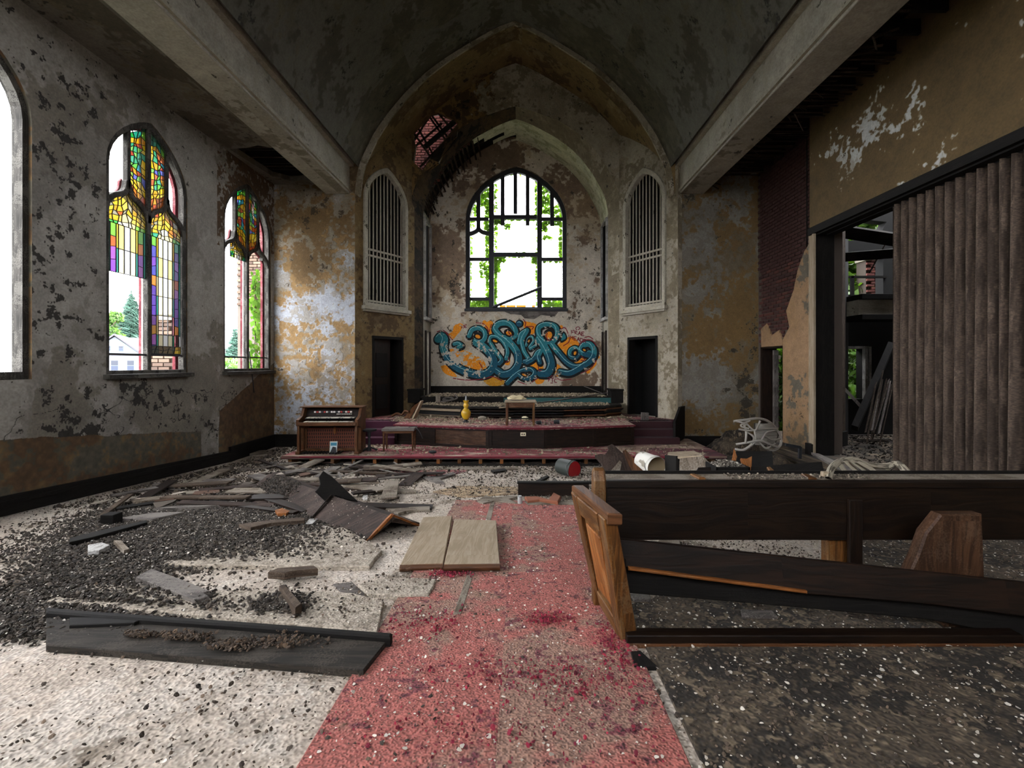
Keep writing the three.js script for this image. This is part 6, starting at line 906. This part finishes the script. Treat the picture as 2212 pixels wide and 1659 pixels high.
// ---------------------------------------------------------------- outside: ground, ivy, trees, house
const leafMat = (h) => new THREE.MeshPhysicalMaterial({ color: h, roughness: .9, transmission: .45, thickness: 0, side: THREE.DoubleSide });
const ivyShape = (() => { const p = [[0, -.42], [.2, -.5], [.3, -.34], [.55, -.3], [.4, -.06], [.62, .22], [.3, .2], [.2, .42], [0, .72], [-.2, .42], [-.3, .2], [-.62, .22], [-.4, -.06], [-.55, -.3], [-.3, -.34], [-.2, -.5]]; const g = new THREE.ShapeGeometry(poly(p)); const q = g.attributes.position; for (let i = 0; i < q.count; i++) q.setZ(i, -.25 * Math.abs(q.getX(i)) - .1 * q.getY(i) * q.getY(i)); g.computeVertexNormals(); return g; })();
{
  struct('ground', new THREE.CylinderGeometry(160, 160, .4, 48).translate(0, -2.8, 0), flat(0x3a3d30, 1));
  const ms = [0x4f7c14, 0x5d8a1c, 0x3d6612, 0x6a9426].map(leafMat), r = rng(70);
  const iv = thing('ivy_vine', 'bright green ivy climbing outside the right light of the farther side window', 'ivy', [-6.52, 1.7, -11.3]);
  for (let k = 0; k < 260; k++) { const v = Math.pow(r(), 1.35), w = .13 + .26 * (1 - v), z = (r() + r() - 1) * w * 1.3, l = part('leaf', ivyShape, ms[k % 4], iv); l.position.set((r() - .5) * .16 + .04, -.2 + v * 2.75, z); l.rotation.set((r() - .5) * .9, Math.PI / 2 - .5 + (r() - .5) * 1.2, Math.PI + (r() - .5) * 1.4); l.scale.setScalar(.07 + r() * .06); }
  for (let k = 0; k < 4; k++) part('stem', tube([[.02, -4.35, .12 - k * .08], [.02, -.4, .1 - k * .08], [.03, .6, -.05 + k * .04], [0, 1.6, .03 - k * .03], [.02, 2.5, 0]], .008, 20, 4), flat(0x4a3a28, 1), iv);
  // chancel window ivy
  const B = [[1058, 1074, 398, 560, 90], [1066, 1073, 560, 668, 90], [1050, 1057, 590, 665, 50], [1036, 1056, 560, 600, 50], [1012, 1056, 646, 668, 90], [1066, 1090, 470, 484, 60], [1064, 1092, 548, 566, 60], [1064, 1080, 566, 590, 60], [1090, 1166, 469, 476, 60], [1100, 1162, 546, 556, 40], [1156, 1167, 378, 470, 70], [1158, 1167, 474, 660, 60], [1150, 1166, 552, 570, 40], [1169, 1190, 402, 462, 100], [1172, 1214, 476, 486, 50], [1172, 1182, 486, 500, 20], [1208, 1220, 480, 560, 70], [1172, 1192, 508, 518, 14], [1196, 1220, 440, 470, 40], [1170, 1218, 560, 567, 24], [1216, 1220, 566, 640, 14], [1172, 1218, 650, 668, 80], [1010, 1032, 430, 466, 40], [1036, 1057, 408, 446, 80], [1048, 1057, 446, 470, 20], [1092, 1112, 368, 378, 24], [1120, 1150, 366, 380, 24], [1010, 1020, 500, 550, 20], [1009, 1018, 566, 640, 40], [1049, 1057, 505, 556, 34], [1010, 1024, 474, 492, 16], [1046, 1056, 476, 498, 24], [1090, 1102, 484, 496, 12]];
  const geoI = ivyShape.clone(), pts = []; for (const [a, b, c, d, n] of B) for (let k = 0; k < n * 2.1; k++) pts.push(at(a + (b - a) * r(), c + (d - c) * r(), 14.32 + r() * .16));
  const im = new THREE.InstancedMesh(geoI, leafMat(0xffffff), pts.length), q = new THREE.Quaternion(), M4 = new THREE.Matrix4(); pts.forEach((p, i) => { q.setFromEuler(new THREE.Euler((r() - .5) * 1, (r() - .5) * 1.2, r() * 6.3)); const s = .05 + r() * .05; M4.compose(p, q, P3(s, s, s)); im.setMatrixAt(i, M4); im.setColorAt(i, tint(r, hex(0x76a01c), hex(0x557f14), .4)); }); shade(im); im.name = 'ivy_leaves'; im.userData = { label: 'small bright ivy leaves fringing the bars of the big chancel window', category: 'ivy', kind: 'stuff' }; scene.add(im);
  // broadleaf trees and bushes
  const lg = (() => { const a = []; const rr = rng(71); for (let k = 0; k < 5; k++) { const g = new THREE.ShapeGeometry(poly([[0, -.5], [.28, -.15], [.25, .25], [0, .6], [-.25, .25], [-.28, -.15]])); g.rotateX(rr() * 2 - 1).rotateY(rr() * 6).rotateZ(rr() * 6).translate(rr() - .5, rr() - .5, rr() - .5); a.push(g); } return mergeGeometries(a); })();
  const tree = (name, label, c, R, H, n, s, c1, c2, seed) => { const t = thing(name, label, 'tree', c), r2 = rng(seed); part('trunk', tube([[0, 0, 0], [.02 * H, H * .3, 0], [0, H * .55, .02 * H], [-.03 * H, H * .8, 0]], R * .06, 14, 8), flat(0x4a3a2c, 1), t);
    for (let k = 0; k < 6; k++) part('branch', tube([[0, H * (.3 + .07 * k), 0], [Math.cos(k * 1.3) * R * .4, H * (.42 + .07 * k), Math.sin(k * 1.3) * R * .4], [Math.cos(k * 1.3) * R * .75, H * (.5 + .07 * k), Math.sin(k * 1.3) * R * .75]], R * .02, 8, 5), flat(0x4a3a2c, 1), t);
    const f = new THREE.InstancedMesh(lg, leafMat(0xffffff), n), q2 = new THREE.Quaternion(), m4 = new THREE.Matrix4(), blobs = Array.from({ length: 16 }, () => { const a = r2() * 6.28, e = r2(); return [Math.cos(a) * R * .6 * r2(), H * (.32 + .6 * e), Math.sin(a) * R * .6 * r2(), R * (.35 + .25 * r2()) * (1 - .35 * e)]; });
    for (let k = 0; k < n; k++) { const b = blobs[k % 16], d = P3(r2() - .5, r2() - .5, r2() - .5).normalize().multiplyScalar(b[3] * Math.cbrt(.3 + .7 * r2())); q2.setFromEuler(new THREE.Euler(r2() * 6, r2() * 6, r2() * 6)); const k2 = s * (.7 + .7 * r2()); m4.compose(P3(b[0] + d.x, b[1] + d.y * .9, b[2] + d.z), q2, P3(k2, k2, k2)); f.setMatrixAt(k, m4); f.setColorAt(k, tint(r2, hex(c1), hex(c2), .5)); }
    shade(f); f.name = 'foliage'; f.userData.kind = 'stuff'; t.add(f); };
  const X = (px, D) => (px - VPX) * D / F;
  tree('leafy_tree', 'light green leafy tree at the left edge of the nearer side window', [X(228, 84), -2.6, -84], 3.2, 14.5, 2200, .6, 0x3c6416, 0x56801e, 80);
  tree('leafy_tree', 'darker round tree between the light green tree and the spruce', [X(254, 96), -2.6, -96], 4, 13.5, 2200, .7, 0x244a1e, 0x3a6428, 81);
  tree('leafy_tree', 'pale green tree low in the left opening of the farther side window', [X(515, 40), -2.6, -40], 3.2, 4.6, 1800, .4, 0x46701e, 0x66923a, 82);
  tree('leafy_tree', 'sunny green tree outside the broken side-room windows', [10.4, -2.6, -15.6], 4.2, 11.0, 9000, .3, 0x456c10, 0x668c1e, 83);
  tree('leafy_tree', 'green bushy tree filling the lower side-room window', [8.3, -2.6, -13.0], 1.9, 5.4, 2600, .17, 0x40680e, 0x62881c, 84);
  tree('leafy_tree', 'green bush glimpsed through the small doorway right of the stage', [6.9, -2.6, -13.0], 1.1, 6.2, 1500, .15, 0x4a7212, 0x6c9424, 85);
  tree('leafy_tree', 'dense green bush close outside the upper side-room window', [10.0, -2.6, -14.2], 2.4, 9.0, 12000, .26, 0x456c10, 0x668c1e, 86);
  const conifer = (label, c, H, R, n, seed) => { const t = thing('spruce_tree', label, 'tree', c), r2 = rng(seed); part('trunk', rod(P3(0, 0, 0), P3(0, H, 0), R * .06, 7, .02), flat(0x43352a, 1), t); const g = (() => { const a = []; for (let k = 0; k < 6; k++) { const s = new THREE.ConeGeometry(.07, .5, 4); s.rotateZ(-Math.PI / 2 + (k % 2 ? .7 : -.7)).translate(.15 + k * .15, -.03 * k, 0); s.rotateX(k % 3 - 1); a.push(s); } const s = new THREE.ConeGeometry(.08, 1.2, 4); s.rotateZ(-Math.PI / 2).translate(.6, -.04, 0); a.push(s); return mergeGeometries(a); })();
    const f = new THREE.InstancedMesh(g, mat({ color: 0xffffff }), n), m4 = new THREE.Matrix4(), q2 = new THREE.Quaternion(); for (let k = 0; k < n; k++) { const v = Math.pow(r2(), .75), y = H * (1 - v * .93), ln = R * v * (.75 + .35 * r2()) + .25, a = r2() * 6.283; q2.setFromEuler(new THREE.Euler(0, a, -.25 + .45 * (1 - v) - .1 * r2(), 'YXZ')); m4.compose(P3(0, y, 0), q2, P3(ln, ln * .8 + .25, ln)); f.setMatrixAt(k, m4); f.setColorAt(k, tint(r2, hex(0x233f33), hex(0x3d5a4d), .5)); } shade(f); f.name = 'foliage'; f.userData.kind = 'stuff'; t.add(f); };
  conifer('tall blue-green spruce seen through the open lower light of the nearer side window', [X(284, 90), -2.6, -90], 19, 5.6, 1700, 90); conifer('blue-green spruce low in the open left light of the farther side window', [X(508, 52), -2.6, -52], 8.6, 2.6, 900, 91);
  // white house across the street
  const h = thing('house', 'white clapboard house with a gabled roof beyond the nearer side window', 'house', [X(278, 70), -2.6, -70], .55), wm = flat(0x6a7078, .9), rf = flat(0x4a484c, .9), tr = flat(0x565e68, .8);
  part('wall', bx(11, 5.9, 8, 1.5, 2.95, -2), wm, h); part('wall', ext(poly([[-3.2, 0], [3.2, 0], [3.2, 5.9], [0, 8.6], [-3.2, 5.9]]), 8).translate(-1.2, 0, -5.6), wm, h);
  for (const s of [-1, 1]) part('roof', bar(P3(-1.2 + s * 3.7, 5.6, -1.6), P3(-1.2, 8.9, -1.6), .2, 8.8), rf, h); part('roof', bar(P3(1.5, 5.8, 2.4), P3(1.5, 8.6, -2), 11.6, .2), rf, h);
  for (const [x, y, z] of [[-2.9, 4.4, 2.42], [-1.2, 4.4, 2.42], [.6, 4.4, 2.42], [3.4, 4.4, 2.05], [5.6, 4.4, 2.05], [-1.9, 6.9, 2.42], [-.5, 6.9, 2.42]]) { const b = y > 6, w = part('window', rbx(b ? .6 : .95, b ? .8 : 1.7, .1, x, y, z), tr, h); part('pane', bx(b ? .45 : .75, b ? .3 : .66, .04, x, y + (b ? .17 : .38), z + .06), flat(0x0f1728, .3), w); part('pane', bx(b ? .45 : .75, b ? .3 : .66, .04, x, y - (b ? .17 : .38), z + .06), flat(0x16233a, .3), w); }
  part('porch_roof', bar(P3(1, 3.0, 4.6), P3(1, 3.5, 2.2), 9, .15), flat(0x2f4a40, .9), h); for (const x of [-3, 0, 3, 5]) part('post', bx(.15, 3, .15, x, 1.5, 4.4), wm, h);
  // brick buttresses outside the side wall and a brick pier beyond the right doorway
  const bt = (n, pos, w, hgt, mats, seed, m, D = .36) => { const s = struct(n, bx(w, hgt, D, 0, hgt / 2, -D / 2 - .026), m, pos); bricks(s, -w / 2, w / 2 - .05, hgt - 2.6 > 0 ? hgt - 2.6 : 0, hgt, () => true, mats, seed); part('cap', rbx(w + .06, .1, D + .1, 0, hgt + .05, -D / 2), M.trim, s); };
  bt('buttress', [-6.85, -2.6, -8.72], .62, 5.4, brickBrown, 92, flat(0x4a4038, 1)); bt('buttress', [-6.85, -2.6, -11.85], .9, 8.6, brickBrown, 93, flat(0x6a625a, 1));
  bt('brick_pier', [6.5, -2.6, -12.1], .4, 4.7, brickMats, 94, M.mortar); bt('brick_pier', [9.95, -2.6, -12.6], 1.15, 7.4, brickPink, 95, M.mortar);
}
renderer.render(scene, camera);
